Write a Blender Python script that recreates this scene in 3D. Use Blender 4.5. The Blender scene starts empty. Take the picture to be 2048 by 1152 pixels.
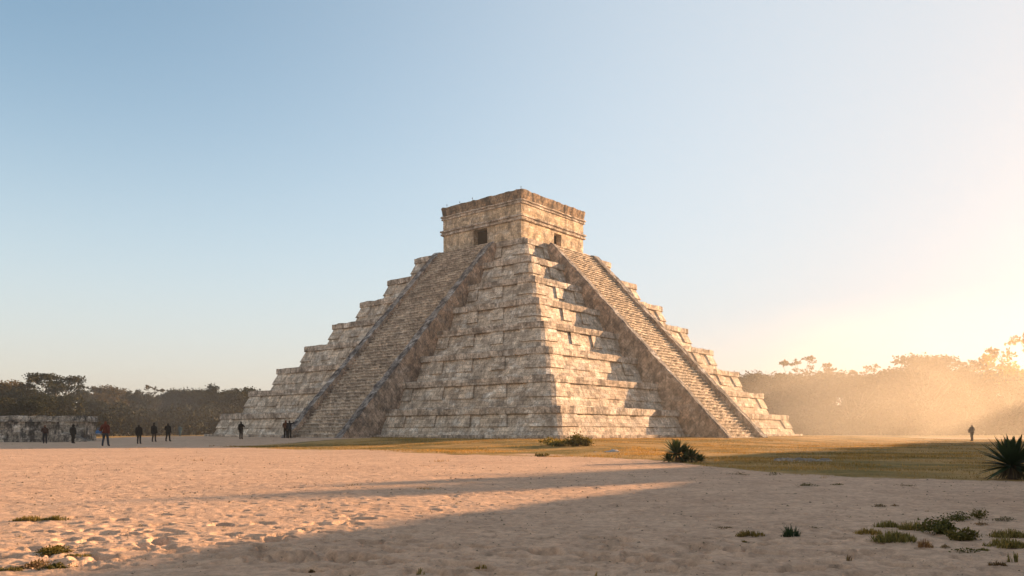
import bpy, math, random
import numpy as np
from mathutils import Vector, Matrix, noise as mnoise

sc = bpy.context.scene
COL = sc.collection
R = math.radians
random.seed(7)

# ---------------------------------------------------------------- light geometry
SUN_AZ, SUN_EL = 60.0, 11.5            # azimuth clockwise from +Y, elevation
S_DIR = Vector((math.sin(R(SUN_AZ))*math.cos(R(SUN_EL)), math.cos(R(SUN_AZ))*math.cos(R(SUN_EL)), math.sin(R(SUN_EL))))
CAM_H = 0.9
F, HOR = 1600.0, 865.0                 # focal length and horizon row, in photo pixels

# ---------------------------------------------------------------- tagging helpers
def tag(o, label=None, cat=None, group=None, kind=None):
    if label: o['label'] = label
    if cat: o['category'] = cat
    if group: o['group'] = group
    if kind: o['kind'] = kind
    return o

def thing(name, label, cat, loc=(0, 0, 0), rz=0.0, group=None):
    o = bpy.data.objects.new(name, None); COL.objects.link(o)
    o.location = loc; o.rotation_euler = (0, 0, rz); o.empty_display_size = 0.5
    return tag(o, label, cat, group)

def link_mesh(name, me, parent=None, loc=None):
    o = bpy.data.objects.new(name, me); COL.objects.link(o)
    if parent is not None: o.parent = parent
    if loc is not None: o.location = loc
    return o

def copy_tree(o, parent=None):
    c = o.copy(); COL.objects.link(c)
    if parent is not None: c.parent = parent
    for ch in list(o.children): copy_tree(ch, c)
    return c

def mesh_np(name, V, Fq, mats, uv=None, midx=None, smooth=False):
    """V (n,3), Fq (m,k) arrays -> mesh"""
    V = np.asarray(V, np.float32); Fq = np.asarray(Fq, np.int32)
    me = bpy.data.meshes.new(name)
    m, k = Fq.shape
    me.vertices.add(len(V)); me.vertices.foreach_set('co', V.ravel())
    me.loops.add(m*k); me.loops.foreach_set('vertex_index', Fq.ravel())
    me.polygons.add(m)
    me.polygons.foreach_set('loop_start', np.arange(0, m*k, k, dtype=np.int32))
    me.polygons.foreach_set('loop_total', np.full(m, k, np.int32))
    if midx is not None: me.polygons.foreach_set('material_index', np.asarray(midx, np.int32))
    if smooth: me.polygons.foreach_set('use_smooth', np.ones(m, bool))
    for mt in mats: me.materials.append(mt)
    me.update(calc_edges=True)
    if uv is not None:
        l = me.uv_layers.new(name='UVMap'); l.data.foreach_set('uv', np.asarray(uv, np.float32).ravel())
    me.validate()
    return me

class MB:
    """collects polygons with uvs (metres) and links them as one mesh"""
    def __init__(s): s.v = []; s.f = []; s.uv = []; s.m = []
    def poly(s, pts, uvs=None, m=0):
        b = len(s.v); s.v += [tuple(p) for p in pts]; s.f.append(tuple(range(b, b+len(pts))))
        s.uv += list(uvs) if uvs else [(p[0]+p[1], p[2]) for p in pts]; s.m.append(m)
    def grid(s, P, UVs, m=0, flip=False):
        """P[i][j] points"""
        ni, nj = len(P), len(P[0]); b = len(s.v)
        for row in P: s.v += [tuple(p) for p in row]
        for i in range(ni-1):
            for j in range(nj-1):
                q = [(i, j), (i, j+1), (i+1, j+1), (i+1, j)]
                if flip: q.reverse()
                s.f.append(tuple(b+a*nj+c for a, c in q)); s.uv += [UVs[a][c] for a, c in q]; s.m.append(m)
    def tube(s, pts, rads, n=6, m=0, cap=True):
        b = len(s.v); prev = None
        for i, p in enumerate(pts):
            p = Vector(p)
            d = (Vector(pts[min(i+1, len(pts)-1)]) - Vector(pts[max(i-1, 0)])).normalized()
            x = d.orthogonal().normalized() if prev is None else (prev - d*prev.dot(d)).normalized()
            prev = x; y = d.cross(x)
            for k in range(n):
                a = 2*math.pi*k/n
                s.v.append(tuple(p + (x*math.cos(a)+y*math.sin(a))*rads[i]))
        for i in range(len(pts)-1):
            for k in range(n):
                s.f.append((b+i*n+k, b+i*n+(k+1) % n, b+(i+1)*n+(k+1) % n, b+(i+1)*n+k)); s.m.append(m)
                s.uv += [(k/n, i), ((k+1)/n, i), ((k+1)/n, i+1), (k/n, i+1)]
        if cap:
            for i0, rev in ((0, True), (len(pts)-1, False)):
                q = [b+i0*n+k for k in range(n)]
                if rev: q.reverse()
                s.f.append(tuple(q)); s.uv += [(0, 0)]*n; s.m.append(m)
    def mesh(s, name, mats, smooth=False):
        me = bpy.data.meshes.new(name); me.from_pydata(s.v, [], s.f)
        l = me.uv_layers.new(name='UVMap'); l.data.foreach_set('uv', np.array(s.uv, np.float32).ravel())
        me.polygons.foreach_set('material_index', np.array(s.m, np.int32))
        if smooth: me.polygons.foreach_set('use_smooth', np.ones(len(s.f), bool))
        for mt in mats: me.materials.append(mt)
        me.update(); return me
    def build(s, name, mats, parent=None, smooth=False):
        return link_mesh(name, s.mesh(name, mats if isinstance(mats, (list, tuple)) else [mats], smooth), parent)

# ---------------------------------------------------------------- materials
def new_mat(name):
    m = bpy.data.materials.new(name); m.use_nodes = True
    nt = m.node_tree; nt.nodes.clear()
    out = nt.nodes.new('ShaderNodeOutputMaterial')
    b = nt.nodes.new('ShaderNodeBsdfPrincipled'); nt.links.new(b.outputs[0], out.inputs[0])
    b.inputs['Specular IOR Level'].default_value = 0.15; b.inputs['Roughness'].default_value = 0.9
    return m, nt, b, out

class N:
    """tiny node helper"""
    def __init__(s, nt): s.nt = nt
    def add(s, typ, **kw):
        n = s.nt.nodes.new(typ)
        for k, v in kw.items():
            if k.startswith('i_'):
                n.inputs[k[2:]].default_value = v
            else: setattr(n, k, v)
        return n
    def lk(s, a, b): s.nt.links.new(a, b)
    def noise(s, vec, scale, detail=5, rough=0.55, dist=0.0):
        n = s.add('ShaderNodeTexNoise'); n.inputs['Scale'].default_value = scale; n.inputs['Detail'].default_value = detail
        n.inputs['Roughness'].default_value = rough; n.inputs['Distortion'].default_value = dist
        s.lk(vec, n.inputs['Vector']); return n.outputs['Fac']
    def ramp(s, fac, stops):
        n = s.add('ShaderNodeValToRGB'); e = n.color_ramp.elements
        while len(e) < len(stops): e.new(0.5)
        for el, (p, c) in zip(e, stops):
            el.position = p; el.color = (c, c, c, 1) if not isinstance(c, tuple) else (*c, 1)
        s.lk(fac, n.inputs[0]); return n.outputs[0]
    def mix(s, fac, a, b, mode='MIX'):
        n = s.add('ShaderNodeMix', data_type='RGBA', blend_type=mode)
        for sock, v in ((n.inputs[0], fac), (n.inputs[6], a), (n.inputs[7], b)):
            if hasattr(v, 'is_linked') or hasattr(v, 'links'): s.lk(v, sock)
            elif isinstance(v, tuple): sock.default_value = (*v, 1)
            else: sock.default_value = v
        return n.outputs[2]
    def math(s, op, a, b=None, clamp=False):
        n = s.add('ShaderNodeMath', operation=op, use_clamp=clamp)
        for sock, v in ((n.inputs[0], a), (n.inputs[1], b)):
            if v is None: continue
            if hasattr(v, 'links'): s.lk(v, sock)
            else: sock.default_value = v
        return n.outputs[0]
    def mapping(s, vec, sc_=(1, 1, 1), loc=(0, 0, 0)):
        n = s.add('ShaderNodeMapping'); n.inputs['Scale'].default_value = sc_; n.inputs['Location'].default_value = loc
        s.lk(vec, n.inputs[0]); return n.outputs[0]

def stone_mat(name, light, dark, warm, pale, brick=(0.62, 0.30), dark_amt=0.5, warm_amt=0.5, pale_amt=0.35, mortar=0.6, bump=0.35):
    m, nt, b, out = new_mat(name); g = N(nt)
    pos = g.add('ShaderNodeNewGeometry').outputs['Position']
    uv = g.add('ShaderNodeUVMap', uv_map='UVMap').outputs[0]
    wob = g.add('ShaderNodeTexNoise'); wob.inputs['Scale'].default_value = 1.3; g.lk(pos, wob.inputs['Vector'])
    wadd = g.add('ShaderNodeVectorMath', operation='MULTIPLY_ADD'); wadd.inputs[1].default_value = (0.16, 0.16, 0.16)
    g.lk(wob.outputs['Color'], wadd.inputs[0]); g.lk(uv, wadd.inputs[2])
    bt = g.add('ShaderNodeTexBrick', offset=0.5, squash=1.0)
    bt.inputs['Scale'].default_value = 1.0; bt.inputs['Brick Width'].default_value = brick[0]; bt.inputs['Row Height'].default_value = brick[1]
    bt.inputs['Mortar Size'].default_value = 0.014; bt.inputs['Mortar Smooth'].default_value = 0.6
    bt.inputs['Color1'].default_value = (0.25, 0.25, 0.25, 1); bt.inputs['Color2'].default_value = (0.85, 0.85, 0.85, 1); bt.inputs['Mortar'].default_value = (0, 0, 0, 1)
    bt.inputs['Bias'].default_value = 0.0
    g.lk(wadd.outputs[0], bt.inputs['Vector'])
    n_big = g.noise(pos, 0.16, 6, 0.6)
    n_mid = g.noise(pos, 0.85, 8, 0.66, 0.5)
    n_fine = g.noise(pos, 4.5, 6, 0.65)
    n_grain = g.noise(pos, 14.0, 4, 0.7)
    streak = g.noise(g.mapping(pos, (2.4, 2.4, 1.0)), 1.0, 7, 0.68, 0.2)
    # per block tone
    tone = g.ramp(bt.outputs['Color'], [(0.0, 0.62), (0.3, 0.72), (0.85, 1.18)])
    base = g.mix(g.ramp(n_mid, [(0.38, 0.0), (0.62, 1.0)]), light, tuple(c*0.78 for c in light))
    wf = g.math('MULTIPLY', g.ramp(n_big, [(0.40, 0.0), (0.62, 1.0)]), warm_amt)
    base = g.mix(wf, base, warm)
    pf = g.math('MULTIPLY', g.ramp(g.noise(g.mapping(pos, (1, 1, 1.9), (31, 7, 3)), 0.8, 7, 0.66, 0.3), [(0.51, 0.0), (0.62, 1.0)]), min(1.0, pale_amt*1.4))
    base = g.mix(pf, base, pale)
    df = g.math('MULTIPLY', g.ramp(g.math('ADD', g.math('MULTIPLY', streak, 0.6), g.math('MULTIPLY', n_mid, 0.45)), [(0.49, 0.0), (0.60, 1.0)]), min(1.0, dark_amt*1.3))
    base = g.mix(df, base, dark)
    sp = g.math('MULTIPLY', g.ramp(n_fine, [(0.50, 0.0), (0.66, 1.0)]), min(1.0, dark_amt*1.0))
    base = g.mix(sp, base, dark)
    base = g.mix(1.0, base, tone, 'MULTIPLY')
    gr = g.ramp(n_grain, [(0.3, 0.66), (0.7, 1.22)])
    base = g.mix(1.0, base, gr, 'MULTIPLY')
    base = g.mix(1.0, base, g.ramp(g.noise(pos, 6.5, 2, 0.6), [(0.32, 0.70), (0.66, 1.18)]), 'MULTIPLY')
    mo = g.math('MULTIPLY', bt.outputs['Fac'], mortar)
    base = g.mix(mo, base, tuple(c*0.55 for c in dark))
    g.lk(base, b.inputs['Base Color'])
    h = g.math('ADD', g.math('MULTIPLY', g.math('SUBTRACT', 1.0, bt.outputs['Fac']), 0.5), g.math('ADD', g.math('MULTIPLY', n_fine, 0.8), g.math('MULTIPLY', n_grain, 0.35)))
    h = g.math('ADD', h, g.math('MULTIPLY', bt.outputs['Color'], 0.35))
    bp = g.add('ShaderNodeBump'); bp.inputs['Strength'].default_value = bump; bp.inputs['Distance'].default_value = 0.12
    g.lk(h, bp.inputs['Height']); g.lk(bp.outputs[0], b.inputs['Normal'])
    return m

M_TERR = stone_mat('weathered_limestone', (0.72, 0.60, 0.475), (0.17, 0.145, 0.125), (0.58, 0.43, 0.30), (0.80, 0.73, 0.64), (0.75, 0.36), 0.42, 0.5, 0.6)
M_CORN = stone_mat('cornice_limestone', (0.66, 0.55, 0.45), (0.14, 0.12, 0.105), (0.52, 0.39, 0.28), (0.78, 0.71, 0.63), (0.85, 0.6), 0.58, 0.45, 0.55)
M_STEP = stone_mat('step_limestone', (0.64, 0.535, 0.43), (0.20, 0.172, 0.148), (0.58, 0.46, 0.35), (0.70, 0.625, 0.54), (0.6, 0.28), 0.6, 0.45, 0.4, 0.5)
M_BAL = stone_mat('balustrade_limestone', (0.58, 0.42, 0.31), (0.13, 0.105, 0.095), (0.58, 0.35, 0.215), (0.58, 0.50, 0.43), (0.7, 0.4), 0.55, 0.7, 0.25)
M_BALTOP = stone_mat('balustrade_coping', (0.36, 0.32, 0.29), (0.065, 0.060, 0.062), (0.34, 0.26, 0.19), (0.60, 0.56, 0.52), (0.7, 0.4), 0.8, 0.4, 0.6)
M_TEMP = stone_mat('temple_plaster', (0.70, 0.55, 0.39), (0.17, 0.14, 0.11), (0.64, 0.46, 0.29), (0.74, 0.65, 0.54), (0.6, 0.34), 0.5, 0.75, 0.5, 0.25)
M_PARA = stone_mat('temple_parapet_stone', (0.34, 0.245, 0.165), (0.085, 0.07, 0.06), (0.38, 0.23, 0.13), (0.46, 0.37, 0.28), (0.24, 0.7), 0.9, 0.7, 0.3)
M_RUIN = stone_mat('ruin_limestone', (0.52, 0.44, 0.36), (0.07, 0.062, 0.06), (0.48, 0.36, 0.25), (0.70, 0.62, 0.54), (0.8, 0.45), 0.8, 0.4, 0.75, 0.9, 0.6)

def leaf_mat(name, c1, c2, c3, trans=0.35, patch=None):
    m, nt, b, out = new_mat(name); g = N(nt)
    geo = g.add('ShaderNodeNewGeometry')
    rnd = geo.outputs['Random Per Island']
    pos = geo.outputs['Position']
    col = g.ramp(rnd, [(0.0, c1), (0.55, c2), (1.0, c3)])
    oi = g.add('ShaderNodeObjectInfo').outputs['Random']
    col = g.mix(1.0, col, g.ramp(oi, [(0.0, (0.75, 0.85, 0.8)), (1.0, (1.2, 1.08, 0.95))]), 'MULTIPLY')
    col = g.mix(1.0, col, g.ramp(g.noise(pos, 0.35, 3), [(0.35, 0.7), (0.65, 1.25)]), 'MULTIPLY')
    if patch: col = g.mix(g.ramp(g.noise(g.mapping(pos, (1, 1.6, 1)), 0.24, 5, 0.62), [(0.46, 0.0), (0.62, 1.0)]), col, patch)
    g.lk(col, b.inputs['Base Color']); b.inputs['Roughness'].default_value = 0.65
    tr = g.add('ShaderNodeBsdfTranslucent'); g.lk(g.mix(1.0, col, (1.5, 1.25, 0.6), 'MULTIPLY'), tr.inputs[0])
    mx = g.add('ShaderNodeMixShader'); mx.inputs[0].default_value = trans
    g.lk(b.outputs[0], mx.inputs[1]); g.lk(tr.outputs[0], mx.inputs[2]); g.lk(mx.outputs[0], out.inputs[0])
    return m
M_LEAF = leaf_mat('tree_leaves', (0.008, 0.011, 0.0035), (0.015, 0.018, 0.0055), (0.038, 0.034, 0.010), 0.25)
M_LEAFDRY = leaf_mat('dry_season_leaves', (0.04, 0.032, 0.010), (0.062, 0.045, 0.014), (0.095, 0.062, 0.022), 0.4)
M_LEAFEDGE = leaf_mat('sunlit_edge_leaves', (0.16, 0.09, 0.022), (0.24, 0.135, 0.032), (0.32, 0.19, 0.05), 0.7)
M_AGAVE = leaf_mat('sword_leaves', (0.03, 0.05, 0.022), (0.045, 0.07, 0.03), (0.075, 0.095, 0.04), 0.12)
M_DEAD = leaf_mat('dead_leaves', (0.13, 0.09, 0.055), (0.20, 0.14, 0.085), (0.28, 0.21, 0.13), 0.15)
M_GRASS = leaf_mat('dry_turf_blades', (0.24, 0.145, 0.04), (0.36, 0.215, 0.06), (0.46, 0.29, 0.095), 0.3, (0.13, 0.105, 0.03))
M_TUFT = leaf_mat('dry_grass_blades', (0.12, 0.095, 0.03), (0.19, 0.15, 0.05), (0.29, 0.215, 0.09), 0.3)
M_WEED = leaf_mat('weed_leaves', (0.06, 0.056, 0.015), (0.095, 0.085, 0.024), (0.15, 0.12, 0.04), 0.3)
M_SHRUB = leaf_mat('olive_shrub_leaves', (0.07, 0.07, 0.018), (0.12, 0.11, 0.03), (0.18, 0.15, 0.045), 0.35)
M_SPRIG = leaf_mat('reddish_sprigs', (0.12, 0.07, 0.04), (0.18, 0.11, 0.06), (0.24, 0.17, 0.08), 0.25)

def bark_mat():
    m, nt, b, out = new_mat('bark'); g = N(nt)
    pos = g.add('ShaderNodeNewGeometry').outputs['Position']
    col = g.ramp(g.noise(g.mapping(pos, (3, 3, 0.6)), 2.0, 6), [(0.3, (0.06, 0.045, 0.032)), (0.7, (0.17, 0.135, 0.10))])
    g.lk(col, b.inputs['Base Color'])
    bp = g.add('ShaderNodeBump'); bp.inputs['Strength'].default_value = 0.5; g.lk(g.noise(g.mapping(pos, (6, 6, 1)), 3.0, 5), bp.inputs['Height']); g.lk(bp.outputs[0], b.inputs['Normal'])
    return m
M_BARK = bark_mat()

def plain_mat(name, col, rough=0.8, var=0.25, scale=30):
    m, nt, b, out = new_mat(name); g = N(nt)
    pos = g.add('ShaderNodeTexCoord').outputs['Object']
    f = g.noise(pos, scale, 3)
    c = g.mix(1.0, col, g.ramp(f, [(0.3, 1-var), (0.7, 1+var)]), 'MULTIPLY')
    g.lk(c, b.inputs['Base Color']); b.inputs['Roughness'].default_value = rough
    return m

def ground_mat():
    m, nt, b, out = new_mat('sand_and_turf'); g = N(nt)
    pos = g.add('ShaderNodeNewGeometry').outputs['Position']
    at = g.add('ShaderNodeAttribute', attribute_name='turf').outputs['Fac']
    n1 = g.noise(pos, 0.35, 5); n2 = g.noise(pos, 2.2, 6, 0.6); n3 = g.noise(pos, 11.0, 6, 0.65); n4 = g.noise(pos, 60.0, 4, 0.7)
    sand = g.mix(g.ramp(n1, [(0.35, 0.0), (0.65, 1.0)]), (0.545, 0.352, 0.235), (0.61, 0.402, 0.272))
    sand = g.mix(1.0, sand, g.ramp(n2, [(0.3, 0.80), (0.7, 1.10)]), 'MULTIPLY')
    sand = g.mix(1.0, sand, g.ramp(n3, [(0.30, 0.70), (0.60, 1.08)]), 'MULTIPLY')
    sand = g.mix(1.0, sand, g.ramp(n4, [(0.25, 0.82), (0.7, 1.1)]), 'MULTIPLY')
    # small dark crumbs of soil and debris
    fleck = g.ramp(g.noise(g.mapping(pos, (1.0, 1.6, 1)), 16.0, 3, 0.75), [(0.66, 0.0), (0.74, 1.0)])
    sand = g.mix(g.math('MULTIPLY', fleck, 0.5), sand, (0.20, 0.135, 0.09))
    soil = g.mix(g.ramp(n2, [(0.3, 0.0), (0.7, 1.0)]), (0.36, 0.21, 0.072), (0.47, 0.285, 0.105))
    soil = g.mix(g.ramp(g.noise(pos, 0.22, 4, 0.6), [(0.42, 0.0), (0.60, 1.0)]), soil, (0.165, 0.12, 0.032))
    soil = g.mix(1.0, soil, g.ramp(n3, [(0.3, 0.75), (0.7, 1.15)]), 'MULTIPLY')
    edge = g.math('ADD', at, g.math('MULTIPLY', g.math('SUBTRACT', g.noise(pos, 1.1, 6, 0.65), 0.5), 1.5))
    fac = g.ramp(edge, [(0.42, 0.0), (0.60, 1.0)])
    col = g.mix(fac, sand, soil)
    g.lk(col, b.inputs['Base Color']); b.inputs['Specular IOR Level'].default_value = 0.1
    h = g.math('ADD', g.math('MULTIPLY', n3, 0.55), g.math('MULTIPLY', n4, 0.22))
    h = g.math('ADD', h, g.math('MULTIPLY', n2, 0.5))
    bp = g.add('ShaderNodeBump'); bp.inputs['Strength'].default_value = 0.75; bp.inputs['Distance'].default_value = 0.045
    g.lk(h, bp.inputs['Height']); g.lk(bp.outputs[0], b.inputs['Normal'])
    return m
M_GROUND = ground_mat()

# ---------------------------------------------------------------- numpy noise
def _hash(ix, iy, seed):
    h = (ix.astype(np.int64)*374761393 + iy.astype(np.int64)*668265263 + seed*1442695041) & 0xffffffff
    h = ((h ^ (h >> 13))*1274126177) & 0xffffffff
    return ((h ^ (h >> 16)) & 0xffff)/65535.0
def vnoise(x, y, seed=0):
    ix = np.floor(x); iy = np.floor(y); fx = x-ix; fy = y-iy
    fx = fx*fx*(3-2*fx); fy = fy*fy*(3-2*fy)
    a = _hash(ix, iy, seed); b = _hash(ix+1, iy, seed); c = _hash(ix, iy+1, seed); d = _hash(ix+1, iy+1, seed)
    return (a*(1-fx)+b*fx)*(1-fy)+(c*(1-fx)+d*fx)*fy - 0.5
def fbm(x, y, o=4, seed=0):
    s = 0; a = 1.0
    for k in range(o):
        s = s+a*vnoise(x*2**k+17.3*k, y*2**k-9.1*k, seed+k); a *= 0.5
    return s
def sstep(a, b, x):
    t = np.clip((x-a)/(b-a), 0, 1); return t*t*(3-2*t)

# ---------------------------------------------------------------- pyramid frame
PC = (0.2, 86.57); YAW = 0.094
PA, PB, PH, PZ = 21.95, 7.668, 19.0, 0.45
def faxes(k):
    """outward normal and tangent of face k (0 = left face in view, 1 = right face in view)"""
    a = R(-135+90*k)+YAW
    n = Vector((math.cos(a), math.sin(a), 0)); return n, Vector((-n.y, n.x, 0))

def ground_h(x, y):
    x = np.asarray(x, float); y = np.asarray(y, float)
    n, t = faxes(0)
    u = (x-PC[0])*n.x+(y-PC[1])*n.y; v = (x-PC[0])*t.x+(y-PC[1])*t.y
    d = np.maximum(np.abs(u), np.abs(v))
    h = 0.47*(1-sstep(24.5, 38.0, d))
    h = h + 0.05*fbm(x*0.09, y*0.09, 3, 5)*sstep(6, 20, np.hypot(x, y))
    h = h + 0.45*sstep(70, 130, y)*sstep(10, 40, np.abs(x))
    return h
def gz(x, y): return float(ground_h(np.array([x]), np.array([y]))[0])

BND = [(-60, 62), (-34, 57), (-20, 51), (-12, 43), (-3.9, 36), (2, 30.6), (4.5, 26), (5.3, 21), (5.9, 18.2), (7.2, 15.9), (8.9, 14.4), (14, 13), (60, 2)]
def turf_mask(x, y):
    bx = np.array([p[0] for p in BND]); by = np.array([p[1] for p in BND])
    yb = np.interp(x, bx, by)
    yb = yb*(1+0.16*fbm(x*0.22+y*0.05, y*0.12, 4, 91))
    w = np.clip(0.06*yb, 0.6, 3)
    s = (y-yb)/w
    front = np.clip(0.5+0.5*s, 0, 1)
    # bare path along the left foot of the pyramid
    n, t = faxes(0)
    dl = -((x+20.0)*0.82 - (y-51)*0.57)          # >0 on the path side
    path = np.clip(0.5-0.25*dl, 0, 1)
    left = np.clip((y-96)/4, 0, 1)               # grass again beyond the path
    m = front*np.maximum(path, left)
    # pale track running right of the pyramid
    tr = np.exp(-((y-(100-0.12*(x-30)))/5.0)**2)*sstep(28, 36, x)
    return m*(1-0.9*tr)

def build_ground():
    rr = [0.0]+list(np.geomspace(0.4, 3.6, 22)[:-1])
    r = 3.6
    while r < 17: rr.append(r); r *= 1.0048
    while r < 130: rr.append(r); r *= 1.0095
    while r < 4000: rr.append(r); r *= 1.05
    rr = np.array(rr)
    th = np.concatenate([np.arange(-R(40), R(40), 0.0022), np.arange(R(40), 2*math.pi-R(40)-0.02, 0.05)])
    nr, nt_ = len(rr), len(th)
    RR, TH = np.meshgrid(rr, th, indexing='ij')
    X = RR*np.sin(TH); Y = RR*np.cos(TH)
    Z = ground_h(X, Y)
    near = 1-sstep(30, 60, RR)
    Z += near*(0.022*fbm(X*0.4, Y*0.5, 2, 11) + 0.008*fbm(X*2.3, Y*3.0, 2, 21) + 0.012*fbm(X*7, Y*9, 3, 31) + 0.006*fbm(X*17, Y*24, 2, 41)*(1-sstep(8, 16, RR)))
    rng = np.random.default_rng(3)
    dents = []
    def band(n, x0, x1, y0, y1, sz, dp):
        for _ in range(n):
            yy = rng.uniform(y0, y1); xx = rng.uniform(x0, x1)
            px, py = xx, yy
            Yw = F*CAM_H/(py-HOR); Xw = (px-1024)*Yw/F
            dents.append((Xw, Yw, rng.uniform(*sz), rng.uniform(0.42, 0.75), rng.uniform(-0.9, 0.9), rng.uniform(*dp)))
    band(130, 60, 820, 1030, 1130, (0.06, 0.15), (0.028, 0.055))
    band(1700, -50, 2050, 925, 1140, (0.022, 0.055), (0.008, 0.018))
    band(40, -200, 420, 1040, 1140, (0.08, 0.15), (0.02, 0.04))
    band(60, 600, 1300, 985, 1060, (0.07, 0.13), (0.015, 0.03))
    band(190, 150, 1300, 950, 1035, (0.05, 0.11), (0.012, 0.024))
    band(110, 500, 1750, 1075, 1152, (0.09, 0.18), (0.04, 0.075))
    band(260, 900, 2040, 975, 1150, (0.04, 0.10), (0.015, 0.03))
    band(50, 1300, 2000, 1000, 1150, (0.09, 0.16), (0.012, 0.03))
    for (dx, dy, s, asp, rot, dp) in dents:
        d0 = math.hypot(dx, dy); a0 = math.atan2(dx, dy)
        i0, i1 = np.searchsorted(rr, [d0-2*s, d0+2*s]); j0, j1 = np.searchsorted(th[:int(2*R(40)/0.0022)], [a0-2*s/d0, a0+2*s/d0])
        if j1 <= j0 or i1 <= i0: continue
        xs = X[i0:i1, j0:j1]-dx; ys = Y[i0:i1, j0:j1]-dy
        c, s_ = math.cos(rot), math.sin(rot)
        a = (xs*c+ys*s_)/s; b = (-xs*s_+ys*c)/(s*asp)
        q = np.sqrt(a*a+b*b) + 0.35*vnoise(xs*9+dx*5, ys*9, 77)
        Z[i0:i1, j0:j1] += -dp*(1-sstep(0.6, 1.0, q)) + 0.12*dp*np.exp(-((q-1.2)/0.25)**2)
    V = np.stack([X, Y, Z], -1).reshape(-1, 3)
    i, j = np.meshgrid(np.arange(nr-1), np.arange(nt_), indexing='ij')
    j2 = (j+1) % nt_
    Fq = np.stack([i*nt_+j, i*nt_+j2, (i+1)*nt_+j2, (i+1)*nt_+j], -1).reshape(-1, 4)[:, ::-1]
    me = mesh_np('ground', V, Fq[nt_:], [M_GROUND], smooth=True)
    ca = me.attributes.new('turf', 'FLOAT', 'POINT')
    tm = turf_mask(X, Y).ravel().astype(np.float32)
    ca.data.foreach_set('value', tm if len(me.vertices) == len(tm) else tm[:len(me.vertices)])
    o = link_mesh('ground', me); tag(o, 'pale sand plain with footprints giving way to dry turf before the pyramid', 'ground', kind='structure')
build_ground()

# ---------------------------------------------------------------- the pyramid
def wobble(p, amp, sc_=1.4, amp2=0.0):
    q = Vector(p)
    d = mnoise.noise_vector(q*sc_)*amp
    if amp2: d = d + mnoise.noise_vector(q*sc_*3.7)*amp2
    return q+d

def round_corner(x, y, hs, r):
    cx = hs-r; dx, dy = abs(x)-cx, abs(y)-cx
    if dx > 0 and dy > 0:
        L = max(dx, dy); h = math.hypot(dx, dy)
        return math.copysign(cx+dx*L/h, x), math.copysign(cx+dy*L/h, y)
    return x, y

def to_world(k, u, v, z, hs, r):
    n, t = faxes(k)
    # work in the pyramid's own axes so that both faces of a corner agree
    x, y = round_corner(v, u, hs, r)
    p = n*x + t*y
    return Vector((PC[0]+p.x, PC[1]+p.y, z))

def breaks(lo, hi, step, edges=(), eps=0.012):
    s = set()
    n = max(1, int(round((hi-lo)/step)))
    for i in range(n+1): s.add(round(lo+(hi-lo)*i/n, 4))
    for e in edges:
        s = {q for q in s if abs(q-e) > 0.08 or q in (round(lo, 4), round(hi, 4))}
        s.add(round(e-eps, 4)); s.add(round(e+eps, 4))
    return sorted(q for q in s if lo-1e-6 <= q <= hi+1e-6)

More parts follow.
